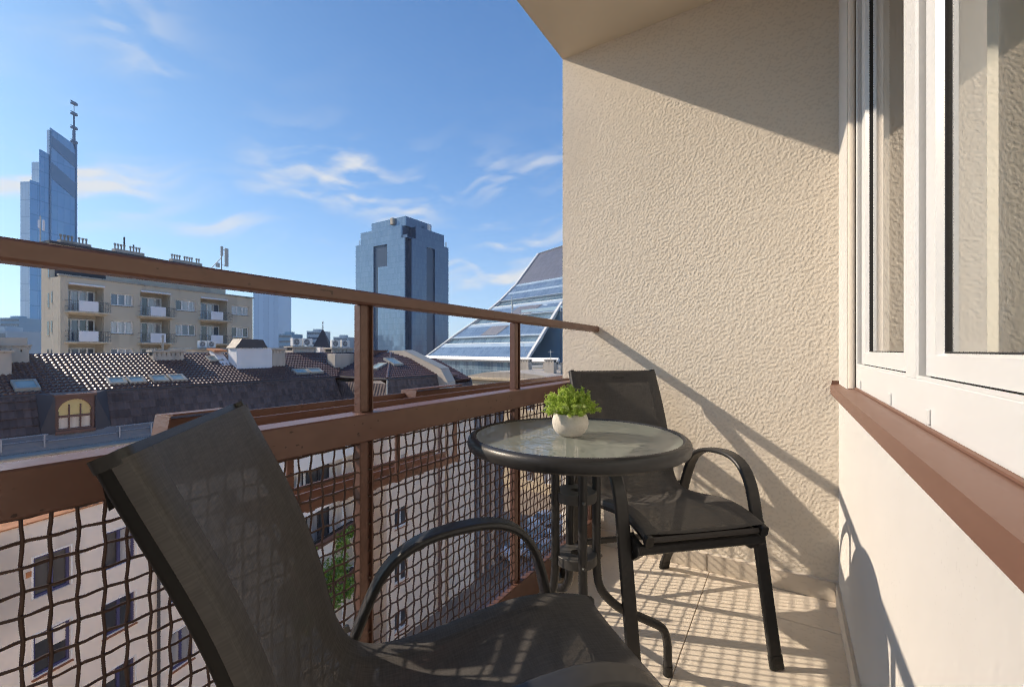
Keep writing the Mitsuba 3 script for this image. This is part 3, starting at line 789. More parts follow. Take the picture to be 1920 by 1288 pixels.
def roof_window(parent, o, c, s, u, v, w=0.85, h=1.05, glass='m_glass_roof'):
    o, c, s = (np.array(q, float) for q in (o, c, s)); n = np.cross(c, s)
    def P3(a, b, d): return o + c * a + s * b + n * d
    f = MB()
    for (a0, a1, b0, b1) in ((u, u + 0.09, v, v + h), (u + w - 0.09, u + w, v, v + h), (u + 0.09, u + w - 0.09, v, v + 0.09), (u + 0.09, u + w - 0.09, v + h - 0.09, v + h)):
        f.hull([P3(a, b, d) for a in (a0, a1) for b in (b0, b1) for d in (0.0, 0.20)])
    key = obj('roof_window', f, 'm_zinc', parent)
    obj('pane', MB().quad(P3(u + 0.08, v + 0.08, 0.165), P3(u + w - 0.08, v + 0.08, 0.165), P3(u + w - 0.08, v + h - 0.08, 0.165), P3(u + 0.08, v + h - 0.08, 0.165)), glass, key)


def poly_slab(pts, th):
    """A flat slab under the 3-D polygon pts (convex), th thick downwards."""
    return MB().hull([p for p in pts] + [np.array(p) - [0, 0, th] for p in pts])


# ---------------------------------------------------------------- the long tiled house across the yard
th = thing('tiled_house', 'long house across the courtyard with glossy brown tile roof and dark mansard', 'building')
Y0, Y1 = -6.0, 24.5
obj('wall', MB().box(-34.5, -28.35, Y0, 21.6, GZ, -3.62).box(-40.0, -34.0, Y0, 21.6, GZ, -1.2), 'm_wall_grey', th)
sl_o, sl_c, sl_s = (-29.7, 0.0, -1.07), (0, 1.0, 0), np.array([-4.3, 0, 1.79]) / 4.658
obj('roof', MB().hull([[x, y, z] for y in (Y0, 34.0) for x, z in ((-29.75, -1.12), (-34.0, 0.69), (-38.3, -1.12), (-34, -2.0))]), 'm_frame_brown', th)
obj('roof_tile', tiles(sl_o, sl_c, sl_s, [(Y0, 0.0), (21.7, 0.0), (26.0, 4.66), (Y0, 4.66)]), 'm_pantile', th, 35, kind='stuff')
for k in range(66):
    y = Y0 + 0.46 * k
    obj('ridge_tile', MB().hull([[-34.0 + 0.13 * math.cos(q) * e, yy_, 0.70 + 0.12 * math.sin(q) * e] for q in np.linspace(0, math.pi, 6) for yy_, e in ((y, 1.0), (y + 0.47, 0.88))]), 'm_pantile', th, 35)
ms = np.array([-0.8, 0, 1.78]) / np.linalg.norm([-0.8, 0, 1.78])
obj('mansard_tile', tiles((-28.9, 0, -2.85), (0, 1.0, 0), ms, [(Y0, 0), (5.55, 0), (5.55, 1.95), (Y0, 1.95)], 0.24, 0.40, 0.045, 0.055), 'm_mansard', th, 35, kind='stuff')
obj('mansard_tile', tiles((-28.9, 0, -2.85), (0, 1.0, 0), ms, [(8.05, 0), (21.6, 0), (21.5, 1.95), (8.05, 1.95)], 0.24, 0.40, 0.035, 0.02), 'm_mansard', th, 35, kind='stuff')
obj('eaves_board', MB().cbox(-29.78, -29.60, Y0, 21.6, -1.16, -1.05, 0.02), 'm_sheet_dark', th)
g = MB().hull([[x, y, z] for y in (Y0, 21.6) for x, z in ((-28.0, -3.62), (-28.55, -3.56), (-28.55, -3.64), (-28.0, -3.68))])
obj('cornice', g, 'm_zinc', th)
g = MB()
for (x0, z0, x1, z1) in ((-28.56, -3.55, -28.62, -3.36), (-28.66, -3.36, -28.72, -3.15), (-28.76, -3.15, -28.90, -2.84)):
    g.hull([[x, y, z] for y in (Y0, 21.6) for x, z in ((x0, z0), (x1, z1), (x1 - 0.05, z1), (x0 - 0.05, z0))])
obj('gutter', g, 'm_gutter', th)
for ya, yb in ((-6.0, 5.75), (8.15, 21.4)):
    rr_ = MB().cyl((-28.6, ya, -2.85), (-28.6, yb, -2.85), 0.025, 8).cyl((-28.6, ya, -3.07), (-28.6, yb, -3.07), 0.015, 6)
    k = obj('guard_rail', rr_, 'm_rail_grey', th)
    for y in np.arange(yb - 0.12, ya, -1.30):
        obj('post', MB().box(-28.62, -28.58, y - 0.025, y + 0.025, -3.42, -2.85), 'm_rail_grey', k)
rr_ = MB().cyl((-28.55, 5.75, -3.15), (-28.55, 8.15, -3.15), 0.02, 8)
obj('guard_rail', rr_, 'm_rail_grey', th)
# arched dormer
dm = obj('dormer', MB().hull([[x, y, z] for x, y, z in ((-28.75, 5.98, -1.20), (-28.75, 7.46, -1.20), (-29.8, 5.8, -1.02), (-29.8, 7.7, -1.02), (-28.75, 5.98, -1.10), (-28.75, 7.46, -1.10))]), 'm_frame_brown', th)
obj('sill', MB().box(-30.2, -28.75, 6.02, 7.42, -2.95, -2.80), 'm_frame_brown', dm)
for y_in, y_out in ((6.02, 5.50), (7.42, 8.10)):
    obj('cheek', MB().hull([[x, y, z] for x, y, z in ((-28.80, y_in, -2.9), (-28.80, y_in, -1.13), (-28.95, y_out, -2.95), (-29.72, y_out, -1.03), (-29.8, y_in, -1.03), (-29.6, y_in, -2.9))]), 'm_sheet_dark', dm)
obj('frame_surround', MB((-28.95, 0, 0), (0, 1.0)).prism(Polygon([(6.03, -2.85), (7.41, -2.85), (7.41, -1.2), (6.03, -1.2)], [[(6.12, -2.72)] + [(7.32, -2.72)] + [(6.72 + 0.60 * math.cos(q), -1.95 + 0.60 * math.sin(q)) for q in np.linspace(0, math.pi, 17)]]), -0.06, 0.10), 'm_frame_brown', dm)
fr_ = MB((-28.95, 0, 0), (0, 1.0))
for a in (6.12, 6.50, 6.90, 7.28):
    fr_.box(a, a + 0.045, -0.01, 0.06, -2.72, -1.60 if 6.2 < a < 7.2 else -1.9)
fr_.box(6.12, 7.32, -0.02, 0.06, -2.20, -2.10)
wk = obj('arched_window', fr_, 'm_frame_brown', dm)
obj('pane', MB((-28.95, 0, 0), (0, 1.0)).prism([(6.12, -2.12), (7.32, -2.12)] + [(6.72 + 0.60 * math.cos(q), -1.95 + 0.60 * math.sin(q)) for q in np.linspace(0, math.pi, 17)], 0.065, 0.07), 'm_yellow_pane', th + '__dormer')
obj('pane', MB((-28.95, 0, 0), (0, 1.0)).box(6.12, 7.32, 0.065, 0.07, -2.72, -2.18), 'm_glass_net', th + '__dormer')
for (u, v, w, h) in ((4.95, 0.30, 0.82, 0.98), (8.30, 0.40, 0.74, 0.74), (9.14, 0.40, 0.74, 0.74), (10.18, 0.42, 0.76, 0.80), (11.06, 0.42, 0.76, 0.80), (14.1, 3.15, 0.85, 0.75), (18.75, 0.62, 1.05, 0.72), (19.9, 0.62, 1.05, 0.72)):
    roof_window(th, sl_o, sl_c, sl_s, u, v, w, h)
XF = ((0, 0, 0), (0, 1.0), (-1.0, 0))           # frame of faces along y: a = y, b = -x (b grows away from the viewer)
chimney(th, XF, 4.05, 5.12, 31.6, 32.6, -0.5, 0.98, 0.02, 3, cap=0.10)
chimney(th, XF, 3.6, 5.95, 33.0, 34.1, -0.2, 1.28, 0.28, 6, cap=0.10)
obj('chimney', MB(*XF).cbox(3.2, 6.02, 33.0, 34.3, 1.0, 1.22, 0.02).cbox(3.2, 5.9, 33.0, 34.2, 1.22, 1.62, 0.02), 'm_chimney', th)
chimney(th, XF, 11.15, 12.75, 32.95, 33.7, -0.1, 0.98, 0.24, 6, cap=0.12)
obj('vent_pipe', MB().cyl((-33.3, 11.75, 0.95), (-33.3, 11.75, 1.95), 0.06, 10), 'm_zinc', th)
# white lift housing with its curved dark hood, and the raking wall beside it
lh = obj('lift_housing', MB(*XF).box(15.25, 17.65, 31.5, 32.6, -1.3, 1.12), 'm_render_white', th)
obj('hood', MB(*XF).prism([(15.1, 1.14), (17.3, 1.14), (16.95, 1.72), (15.55, 1.76), (15.35, 1.45)], 31.4, 32.6), 'm_sheet_dark', lh)
obj('parapet_wall', MB().prism([(-31.0, -0.75), (-33.6, 0.98), (-33.9, 1.0), (-33.9, -0.2), (-31.0, -1.3)], 14.65, 15.2), 'm_render_white', th)
obj('parapet_coping', MB().hull([[x, y, z] for y in (14.5, 15.3) for x, z in ((-32.9, 0.98), (-34.0, 1.12), (-34.0, 1.02), (-32.9, 0.88))]), 'm_coping', th)
chimney(th, XF, 17.66, 18.7, 31.6, 32.5, -0.9, 1.15, 0.28, 4)
chimney(th, XF, 20.9, 23.0, 34.2, 35.3, -0.3, 1.30, 0.24, 8, cap=0.10)
chimney(th, XF, 24.6, 26.8, 34.3, 35.4, -0.3, 1.22, 0.32, 5, cap=0.14)
obj('chimney', MB(*XF).cbox(22.5, 24.3, 31.0, 32.0, -1.6, 0.70, 0.02), 'm_chimney', th)
ac_unit(XF, 21.05, 34.5, 1.30, 'left air conditioner of the pair left of the little spire')
ac_unit(XF, 21.98, 34.5, 1.30, 'right air conditioner of the pair left of the little spire')
ac_unit(XF, 24.75, 34.5, 1.22, 'left air conditioner of the pair right of the little spire')
ac_unit(XF, 25.75, 34.5, 1.22, 'right air conditioner of the pair right of the little spire')
# little spire
tu = obj('turret', MB(*XF).box(24.55, 26.25, 36.0, 37.6, -0.5, 1.25), 'm_wall_white', th)
obj('spire', MB((-36.8, 25.4, 0)).lathe([(1.12, 1.22), (0.95, 1.40), (0.55, 2.1), (0.10, 2.85), (0.0, 2.95)], 4).lathe([(0.03, 2.9), (0.03, 3.05), (0.10, 3.10), (0.03, 3.16), (0.03, 3.5), (0.08, 3.56), (0.0, 3.7)], 10), 'm_sheet_dark', tu)
obj('window', MB(*XF).box(25.05, 25.75, 35.97, 36.02, 0.35, 0.95), 'm_glass_dark', tu)

# ---------------------------------------------------------------- the hipped wing and its neighbour
wg = thing('hipped_wing', 'hipped tile-roofed wing behind the first railing post, beige front wall with one window column', 'building')
WF = ((-23.95, 21.55, 0), (0, 1.0), (-1.0, 0))
hol = [(0.75, 2.05, z, z + 1.45) for z in (-4.75, -8.05, -11.9, -15.9, -19.4)]
front(wg, WF, [(0, GZ), (6.2, GZ), (6.2, -2.9), (0, -2.9)], hol, 0, 0.35, 'm_wall_beige')
obj('wall', MB().box(-33, -24.31, 21.55, 27.7, GZ, -2.9), 'm_wall_beige', wg)
windows(wg, WF, hol, 0.20, 'm_frame_white', ['m_glass_dark', 'm_glass_net', 'm_glass_dark'], 2, 0.07, 'm_sill_orange')
obj('downpipe', MB().cyl((-23.80, 26.9, GZ), (-23.80, 26.9, -2.9), 0.09, 10), 'm_frame_brown', wg)
zb_, zt_ = -1.06, 0.73
cA, cB, ap = np.array([-24.45, 22.05, zb_]), np.array([-24.45, 30.3, zb_]), np.array([-28.7, 26.3, zt_])
far_ = np.array([-36.0, 26.3, zt_]); lo_ = np.array([-36.0, 22.05, zb_])
obj('roof', MB().hull([cA - [0, 0, .05], cB - [0, 0, .05], ap - [0, 0, .05], far_ - [0, 0, .05], lo_ - [0, 0, .05], [-36, 27, -1.2], [-24.45, 28, -1.5]]), 'm_frame_brown', wg)
s1 = np.array([0, 4.25, 1.79]); s1 /= np.linalg.norm(s1)
obj('roof_tile', tiles(cA, (-1.0 * -1, 0, 0), s1, [(0, 0), (-4.25, 4.61), (-11.5, 4.61), (-11.5, 0)]), 'm_pantile', wg, 35, kind='stuff')
s2 = np.array([-4.25, 0, 1.79]); s2 /= np.linalg.norm(s2)
obj('roof_tile', tiles(cA, (0, 1.0, 0), s2, [(0, 0), (5.6, 0), (5.6, 3.0), (4.25, 4.61)]), 'm_pantile', wg, 35, kind='stuff')
d_ = ap - cA
for k in range(14):
    p0, p1 = cA + d_ * (k / 14), cA + d_ * ((k + 1.05) / 14)
    obj('ridge_tile', MB().cyl(p0 + [0, 0, 0.02], p1 + [0, 0, 0.02], 0.12, 8, 0.10), 'm_pantile', wg, 35)
mb1 = np.array([0, 0.5, 1.78]); mb1 /= np.linalg.norm(mb1)
obj('mansard_rib', tiles((-24.0, 21.6, -2.88), (1.0, 0, 0), mb1, [(0, 0), (-6.2, 0), (-6.2, 1.9), (-0.45, 1.9)], 0.30, 3.0, 0.06, 0.0), 'm_mansard', wg, 35, kind='stuff')
mb2 = np.array([-0.5, 0, 1.78]); mb2 /= np.linalg.norm(mb2)
obj('mansard_rib', tiles((-23.95, 21.6, -2.88), (0, 1.0, 0), mb2, [(0, 0), (6.0, 0), (6.0, 1.9), (0.45, 1.9)], 0.22, 0.4, 0.03, 0.01), 'm_mansard', wg, 35, kind='stuff')
obj('hip_flashing', MB().cyl((-23.97, 21.58, -2.88), tuple(cA), 0.07, 8), 'm_zinc', wg)
obj('eaves_board', MB().cbox(-24.5, -24.36, 21.95, 27.5, -1.16, -1.04, 0.02).cbox(-31, -24.4, 21.93, 22.07, -1.16, -1.04, 0.02), 'm_sheet_dark', wg)
roof_window(wg, cA, (0, 1.0, 0), s2, 2.3, 2.0, 1.0, 1.3)
roof_window(wg, cA, (1.0, 0, 0), s1, -3.2, 1.2, 0.9, 1.1)
obj('fire_wall', MB(*((0, 0, 0), (1.0, 0))).prism([(-23.3, -2.9), (-23.3, -1.55), (-24.0, -0.55), (-28.2, 0.95), (-30.0, 0.95), (-30.0, -2.9)], 27.3, 28.3), 'm_chimney', wg)
obj('wall_coping', MB().hull([[x, y, z] for y in (27.25, 28.36) for x, z in ((-24.0, -0.53), (-28.2, 0.97), (-28.2, 1.02), (-24.0, -0.48))]), 'm_zinc', wg)
chimney(wg, XF, 25.2, 27.0, 30.0, 30.8, 0.3, 1.0, 0.05, 2, m='m_frame_brown', cap=0.1)
nb = thing('gable_house', 'narrow tile-roofed house right of the hipped wing, one blue skylight', 'building')
obj('wall', MB().box(-34, -24.0, 28.3, 31.8, GZ, -3.3), 'm_wall_beige', nb)
o3 = np.array([-24.4, 28.32, -1.62]); s3 = np.array([-4.3, 0, 1.79]) / 4.658
obj('roof', MB().hull([[x, y, z] for y in (28.3, 31.75) for x, z in ((-24.4, -1.68), (-28.7, 0.1), (-33, -1.6), (-28, -3.4))]), 'm_frame_brown', nb)
obj('roof_tile', tiles(o3, (0, 1.0, 0), s3, [(0, 0), (3.5, 0), (3.5, 4.6), (0, 4.6)]), 'm_pantile', nb, 35, kind='stuff')
mb3 = np.array([-0.4, 0, 1.7]); mb3 /= np.linalg.norm(mb3)
obj('mansard_rib', tiles((-24.0, 28.3, -3.32), (0, 1.0, 0), mb3, [(0, 0), (3.5, 0), (3.5, 1.75), (0, 1.75)], 0.22, 3.0, 0.04, 0.0), 'm_mansard', nb, 35, kind='stuff')
obj('gable', MB(*((0, 0, 0), (1.0, 0))).prism([(-24.0, -3.3), (-24.42, -1.6), (-28.7, 0.14), (-30, -0.4), (-30, -3.3)], 31.76, 31.95), 'm_sheet_dark', nb)
roof_window(nb, o3, (0, 1.0, 0), s3, 1.0, 1.3, 0.9, 1.2, 'm_glass_blue')

# ---------------------------------------------------------------- low white house with terrace (through the mesh, left)
wh = thing('terrace_house', 'off-white house seen through the wire mesh at the left, blue-framed windows under an orange coping', 'building')
LF = ((-20.511, 4.243, 0), (-0.279, 0.960))
hol = [(-0.50, 0.46, -6.96, -5.65), (1.43, 2.45, -7.0, -5.65), (-0.50, 0.46, -9.48, -8.12), (1.41, 2.45, -9.40, -8.22), (1.40, 2.44, -12.1, -10.72), (3.74, 4.75, -12.3, -10.75), (3.74, 4.75, -9.45, -8.2),
       (3.74, 4.75, -7.0, -5.65), (-0.5, 0.46, -12.1, -10.7), (-2.6, -1.6, -9.4, -8.1), (-2.6, -1.6, -7.0, -5.65), (5.9, 6.9, -7.0, -5.65), (5.9, 6.9, -9.45, -8.2)]
front(wh, LF, [(-9, GZ), (8.8, GZ), (8.8, -4.50), (-9, -4.50)], hol, 0, 0.3, 'm_wall_grey')
obj('wall', MB(*LF).box(-9, 8.8, 0.301, 5.2, GZ, -5.05).box(-9.0, -8.7, 0.301, 5.2, -5.05, -4.50), 'm_wall_grey', wh)
windows(wh, LF, hol[:2] + hol[7:8] + hol[9:], 0.13, 'm_frame_blue', ['m_glass_net', 'm_glass_dark', 'm_glass_net'], 2, 0.075, None, transom=None)
windows(wh, LF, hol[2:7] + hol[8:9], 0.13, 'm_frame_blue', ['m_glass_dark', 'm_glass_dark', 'm_glass_net'], 2, 0.075, 'm_sill_orange', blind=0.4)
for i in range(30):
    a = -9 + 0.595 * i
    obj('coping_tile', MB(*LF).hull([[x, b, z] for x in (a, a + 0.585) for b, z in ((-0.09, -4.50), (-0.09, -4.455), (0.34, -4.50), (0.34, -4.43))]), 'm_coping', wh)
for a0, a1, z0, z1 in hol:
    obj('window_surround', MB(*LF).box(a0 - 0.05, a0, -0.012, 0.05, z0, z1 + 0.05).box(a1, a1 + 0.05, -0.012, 0.05, z0, z1 + 0.05).box(a0, a1, -0.012, 0.05, z1, z1 + 0.05), 'm_frame_white', wh)
obj('downpipe', MB(*LF).cyl((3.25, -0.10, GZ), (3.25, -0.10, -4.6), 0.055, 8), 'm_frame_dark', wh)
obj('vent_grille', MB(*LF).box(-0.68, -0.55, -0.02, 0.0, -6.2, -6.02), 'm_coping', wh)
obj('deck', MB(*LF).box(-8.7, 8.7, 0.302, 5.1, -5.049, -5.0), 'm_coping', wh)
mat('m_leaf_dark', lambda p, n, uv: MX((0.030, 0.075, 0.012), (0.10, 0.19, 0.035), T_(p, 6)), rough=0.5)
mat('m_leaf_bright', lambda p, n, uv: MX((0.075, 0.17, 0.018), (0.20, 0.34, 0.05), T_(p, 5)), rough=0.5)


def leaf_mass(pts, size, seed):
    q = np.random.default_rng(seed); m = MB(); V, Fc = [], []
    for i, p in enumerate(pts):
        n_ = q.normal(0, 1, 3); n_ /= np.linalg.norm(n_); u = np.cross(n_, q.normal(0, 1, 3)); u /= np.linalg.norm(u); w = np.cross(n_, u)
        s = size * q.uniform(0.6, 1.3)
        V += [p - u * s, p + w * s * 0.6, p + u * s, p - w * s * 0.6]; Fc.append([4 * i, 4 * i + 1, 4 * i + 2, 4 * i + 3])
    return m.add(V, Fc)


def LW(a, b, z):
    d = np.array(LF[1]); d /= np.linalg.norm(d)
    return np.array([LF[0][0] + d[0] * a - d[1] * b, LF[0][1] + d[1] * a + d[0] * b, z])


qr = np.random.default_rng(21)
for (a, lab) in ((-2.9, 'small green shrub on the terrace left edge, above the orange coping'), (0.9, 'low shrub in a terrace pot behind the orange coping')):
    t = thing('terrace_shrub', lab, 'plant')
    obj('foliage', leaf_mass([LW(a, 0.8, -4.25) + qr.normal(0, 1, 3) * [0.32, 0.32, 0.22] for _ in range(420)], 0.06, 4), 'm_leaf_dark', t, kind='stuff')
    obj('pot', MB(LW(a, 0.8, 0) * [1, 1, 0]).lathe([(0.0, -5.0), (0.22, -5.0), (0.30, -4.5), (0.26, -4.5), (0.0, -4.55)], 20), 'm_coping', t)

# white balcony block with planters and ivy, further along
bb = thing('balcony_block', 'white block with deep loggias, planters and ivy behind the wire mesh by the first post', 'building')
obj('wall', MB(*LF).box(8.81, 16.6, 1.6, 6.0, GZ, -4.9).box(8.81, 9.4, 0.02, 1.6, GZ, -4.9).box(16.3, 16.6, -0.2, 1.6, GZ, -4.9), 'm_wall_white', bb)
for zt in (-4.9, -7.55, -10.5, -13.6):
    k = obj('loggia_parapet', MB(*LF).cbox(9.41, 16.29, -0.05, 0.14, zt - 1.15, zt, 0.02), 'm_wall_white', bb)
    obj('slab', MB(*LF).box(9.41, 16.29, 0.14, 1.6, zt - 1.15, zt - 1.0), 'm_wall_white', k)
obj('post', MB(*LF).box(11.0, 11.14, 0.1, 0.24, GZ, -5.0), 'm_frame_white', bb); obj('post', MB(*LF).box(14.9, 15.04, 0.1, 0.24, GZ, -5.0), 'm_frame_white', bb)
windows(bb, LF, [(11.3, 13.0, -8.5, -6.3), (13.3, 15.4, -8.5, -6.3), (9.6, 10.7, -8.5, -6.3), (11.3, 13.0, -11.4, -9.0), (13.3, 15.4, -11.4, -9.0), (11.3, 14, -14.4, -12.2)], 1.58, 'm_frame_dark', ['m_glass_dark', 'm_glass_dark', 'm_glass_net'], 2, 0.06)
obj('coping', MB(*LF).box(9.3, 16.4, -0.08, 0.18, -4.898, -4.86), 'm_coping', bb)
for k, zt in ((0, -10.5), (1, -13.6)):
    pl_ = thing('planter', ('long brown planter on the loggia parapet just left of the first post', 'brown planter under the ivy-covered loggia')[k], 'planter')
    obj('trough', MB(*LF).cbox(11.3 - k, 15.6, -0.42, -0.06, zt - 0.30, zt + 0.12, 0.03), 'm_frame_brown', pl_)
    obj('soil', MB(*LF).box(11.35 - k, 15.55, -0.38, -0.10, zt + 0.10, zt + 0.13), 'm_soil', pl_)
iv_ = thing('ivy', 'bright green ivy trailing down the white loggia left of the first post', 'ivy')
pts = []
for _ in range(5200):
    a = qr.uniform(10.4, 15.9); z = -10.5 - abs(qr.normal(0, 0.9)) if qr.random() < 0.35 else qr.uniform(-15.2, -12.3)
    if meshkit.noise(np.array([a * 0.9, z * 0.9, 1.0]), 4) > 0.33:
        pts.append(LW(a, -0.30 + qr.normal(0, 0.16), z))
obj('foliage', leaf_mass(pts, 0.11, 8), 'm_leaf_bright', iv_, kind='stuff')
t = thing('terrace_shrub', 'bright green bush on the roof terrace of the white balcony block', 'plant')
obj('foliage', leaf_mass([LW(12.4, 0.8, -4.45) + qr.normal(0, 1, 3) * [0.6, 0.6, 0.22] for _ in range(700)], 0.09, 6), 'm_leaf_bright', t, kind='stuff')
st_ = thing('garden_stair', 'pale concrete stair in the yard below the ivy', 'stairs')
for k in range(7):
    obj('step', MB(*LF).cbox(10.2 + 0.55 * k, 10.75 + 0.55 * k, -3.2, -0.6, GZ, -15.9 - 0.42 * k, 0.02), 'm_wall_white', st_)

# ---------------------------------------------------------------- street beyond the wing
gf = thing('glass_front', 'tall grey glazed front with vertical fins seen through the mesh behind the table', 'building')
GF = ((-24.6, 32.0, 0), (0, 1.0), (-1.0, 0))
obj('wall', MB(*GF).box(0, 5.2, 0.12, 8, GZ, -4.7), 'm_sheet_dark', gf)
for k in range(6):
    for zf in np.arange(GZ + 0.3, -5.5, 3.0):
        obj('pane', MB(*GF).box(0.12 + 0.86 * k, 0.86 + 0.86 * k, 0.08, 0.115, zf, zf + 2.75), ('m_glass_dark', 'm_glass_blue', 'm_frame_brown')[int(qr.integers(3))], gf)
    obj('fin', MB(*GF).box(0.86 * k, 0.10 + 0.86 * k, -0.25, 0.12, GZ, -4.8), 'm_rail_grey' if k % 2 else 'm_wall_beige', gf)
obj('fin', MB(*GF).box(5.14, 5.24, -0.25, 0.12, GZ, -4.8), 'm_rail_grey', gf)
rb = thing('flat_roof_block', 'beige block across the street with a pale felt roof and rows of chimneys', 'building')
RF = ((-46, 57.0, 0), (1.0, 0))
hol = [(4 + 2.9 * k, 5.5 + 2.9 * k, z, z + 1.9) for k in range(13) for z in (-18.5, -15.0, -11.5, -8.0)]
front(rb, RF, [(0, GZ), (44, GZ), (44, -3.7), (0, -3.7)], hol, 0, 0.4, 'm_wall_tan')
obj('wall', MB(*RF).box(0, 44, 0.41, 30, GZ, -4.1), 'm_wall_pink', rb)
windows(rb, RF, hol, 0.25, 'm_frame_white', ['m_glass_dark', 'm_glass_net', 'm_glass_dark'], 2, 0.10)
obj('cornice', MB(*RF).box(-0.3, 44.3, -0.45, 0.5, -3.69, -3.35), 'm_wall_tan', rb)
v = []
xs_ = np.linspace(0, 1, 15)
obj('roof', MB(*RF).prism([(0, -4.09), (44, -4.09), (44, -3.4), (40, -3.2), (34, -2.6), (29, -2.3), (25, -2.6), (21, -3.3), (18.5, -3.35), (15, -2.75), (10, -2.35), (5, -2.5), (0, -3.4)], 0.6, 16), 'm_roof_felt', rb)
obj('roof', MB(*RF).box(0, 44, 16.1, 30, -4.09, -2.2), 'm_zinc', rb)
for (a, b, w, d, z) in ((4.5, 9, 3.4, 1.2, -0.55), (8.6, 13, 2.6, 1, -1.0), (12.6, 6, 1.7, 1.0, -0.45), (14.8, 7.5, 2.4, 1.2, -1.0), (16.5, 12, 3, 1, -0.5), (21.5, 8, 2.0, 1.2, -0.6), (24.5, 13, 2.6, 1, -0.7), (27.5, 10, 1.4, 1, -0.5), (30.5, 14, 3, 1.2, -0.8), (33.5, 8, 1.4, 1, -0.9)):
    chimney(rb, RF, a, a + w, b, b + d, -3.5, z, 0.35, max(3, int(w * 2)), cap=0.16)
for (a, b, h) in ((13.5, 6.5, 1.4), (22, 8.5, 2.2), (26, 9, 1.2), (31, 10, 2.6), (20.5, 20, 6.5), (34, 9, 2.0)):
    p = MB(*RF).cyl((a, b, -2.6), (a, b, -0.4 + h), 0.045, 6).box(a - 0.5, a + 0.5, b - 0.03, b + 0.03, -0.7 + h, -0.64 + h)
    obj('aerial', p, 'm_antenna', rb)


def car(name, label, x, y, ang, paint):
    F = ((x, y, GZ), (math.cos(ang), math.sin(ang)))
    M = lambda: MB(*F)
    t = thing(name, label, 'car', 'parked cars in the street below')
    side = [(-2.15, 0.32), (-2.2, 0.62), (-2.05, 0.86), (-1.3, 0.95), (-0.65, 1.40), (0.75, 1.43), (1.55, 0.98), (2.1, 0.85), (2.2, 0.5), (2.1, 0.25)]
    b = M().prism([(-2.15, 0.30), (-2.2, 0.62), (-2.05, 0.88), (-1.35, 0.95), (1.6, 0.97), (2.12, 0.86), (2.2, 0.5), (2.1, 0.25)], -0.86, 0.86)
    obj('body', b, paint, t)
    cab = M().hull([[a, s * w_, z] for s in (-1, 1) for a, z, w_ in ((-1.30, 0.95, 0.80), (-0.70, 1.41, 0.62), (0.70, 1.43, 0.62), (1.55, 0.97, 0.80))])
    k = obj('cabin', cab, 'm_glass_dark', t)
    obj('roof', M().hull([[a, s * w_, z] for s in (-1, 1) for a, z, w_ in ((-0.74, 1.405, 0.63), (-0.66, 1.45, 0.58), (0.66, 1.47, 0.58), (0.76, 1.42, 0.63))]), paint, t)
    for a in (-1.35, 1.35):
        for s in (-1, 1):
            w = obj('wheel', M().cyl((a, s * 0.70, 0.32), (a, s * 0.89, 0.32), 0.32, 18), 'm_black', t)
            obj('rim', M().cyl((a, s * 0.885, 0.32), (a, s * 0.90, 0.32), 0.20, 14), 'm_rail_grey', w)
    for s in (-0.6, 0.6):
        obj('headlight', M().cbox(-2.215, -2.17, s - 0.18, s + 0.18, 0.62, 0.76, 0.015), 'm_ac_white', t)
    return t


mat('m_paint_white', color=(0.70, 0.70, 0.70), rough=0.25, clearcoat=1.0)
mat('m_paint_silver', color=(0.40, 0.41, 0.43), rough=0.3, clearcoat=1.0)
mat('m_paint_black', color=(0.03, 0.03, 0.035), rough=0.25, clearcoat=1.0)
CARS = [(-23.4, 38.8, 1.25, 'm_paint_white', 'white car nearest the wing, seen through the mesh left of the second post'), (-24.2, 42.6, 1.25, 'm_paint_silver', 'silver car behind the white one left of the second post'),
        (-24.9, 47.2, 1.2, 'm_paint_white', 'white car furthest up the street left of the second post'), (-21.3, 40.0, 1.25, 'm_paint_silver', 'silver car nearest in the row right of the second post'),
        (-21.7, 45.4, 1.3, 'm_paint_white', 'white car in the middle of the row right of the second post'), (-20.6, 48.6, 1.3, 'm_paint_black', 'black car in the row right of the second post'), (-22.4, 51.5, 1.25, 'm_paint_white', 'white car at the end of the row before the beige block')]
for x, y, a, pm, lab in CARS:
    car('parked_car', lab, x, y, a, pm)
struct('grass_verge', MB().box(-20.4, -15.0, 33.0, 40.5, GZ + 0.002, GZ + 0.12), 'm_leaf_bright')

# ---------------------------------------------------------------- grey-beige apartment house
ah = thing('apartment_house', 'five-storey grey-beige apartment house with white balcony panels', 'building')
AF = ((-61.094, 13.122, 0), (-0.179, 0.984))
W3 = [(4.12, 6.19), (10.58, 12.91), (17.63, 20.12)]
LG = [(0.61, 3.50), (6.86, 9.95), (13.5, 17.0)]
ZF = [(5.87, 7.16), (2.81, 4.18), (-0.2, 1.18), (-3.2, -1.8), (-6.2, -4.8)]
hol = [(a0, a1, z0, z1) for a0, a1 in W3 for z0, z1 in ZF]
lgh = [(a0, a1, z0 - 0.95, z1 + 0.42) for a0, a1 in LG for z0, z1 in ZF]
front(ah, AF, [(0, GZ), (20.75, GZ), (20.75, 8.36), (0, 8.36)], hol + lgh, 0, 0.35, 'm_wall_olive')
obj('wall', MB(*AF).prism([(0.0, 1.5), (20.75, 1.5), (20.75, 14), (0.0, 3.55)], GZ, 8.3, 'z').box(0, 0.3, 0.35, 1.5, GZ, 8.3).box(20.45, 20.75, 0.35, 1.5, GZ, 8.3).box(0.3, 20.45, 0.35, 1.5, 8.0, 8.3), 'm_wall_olive', ah)
for a0, a1 in LG:
    obj('wall', MB(*AF).box(a0 - 0.3, a0, 0.35, 1.5, GZ, 8.0).box(a1, a1 + 0.3, 0.35, 1.5, GZ, 8.0), 'm_wall_olive', ah)
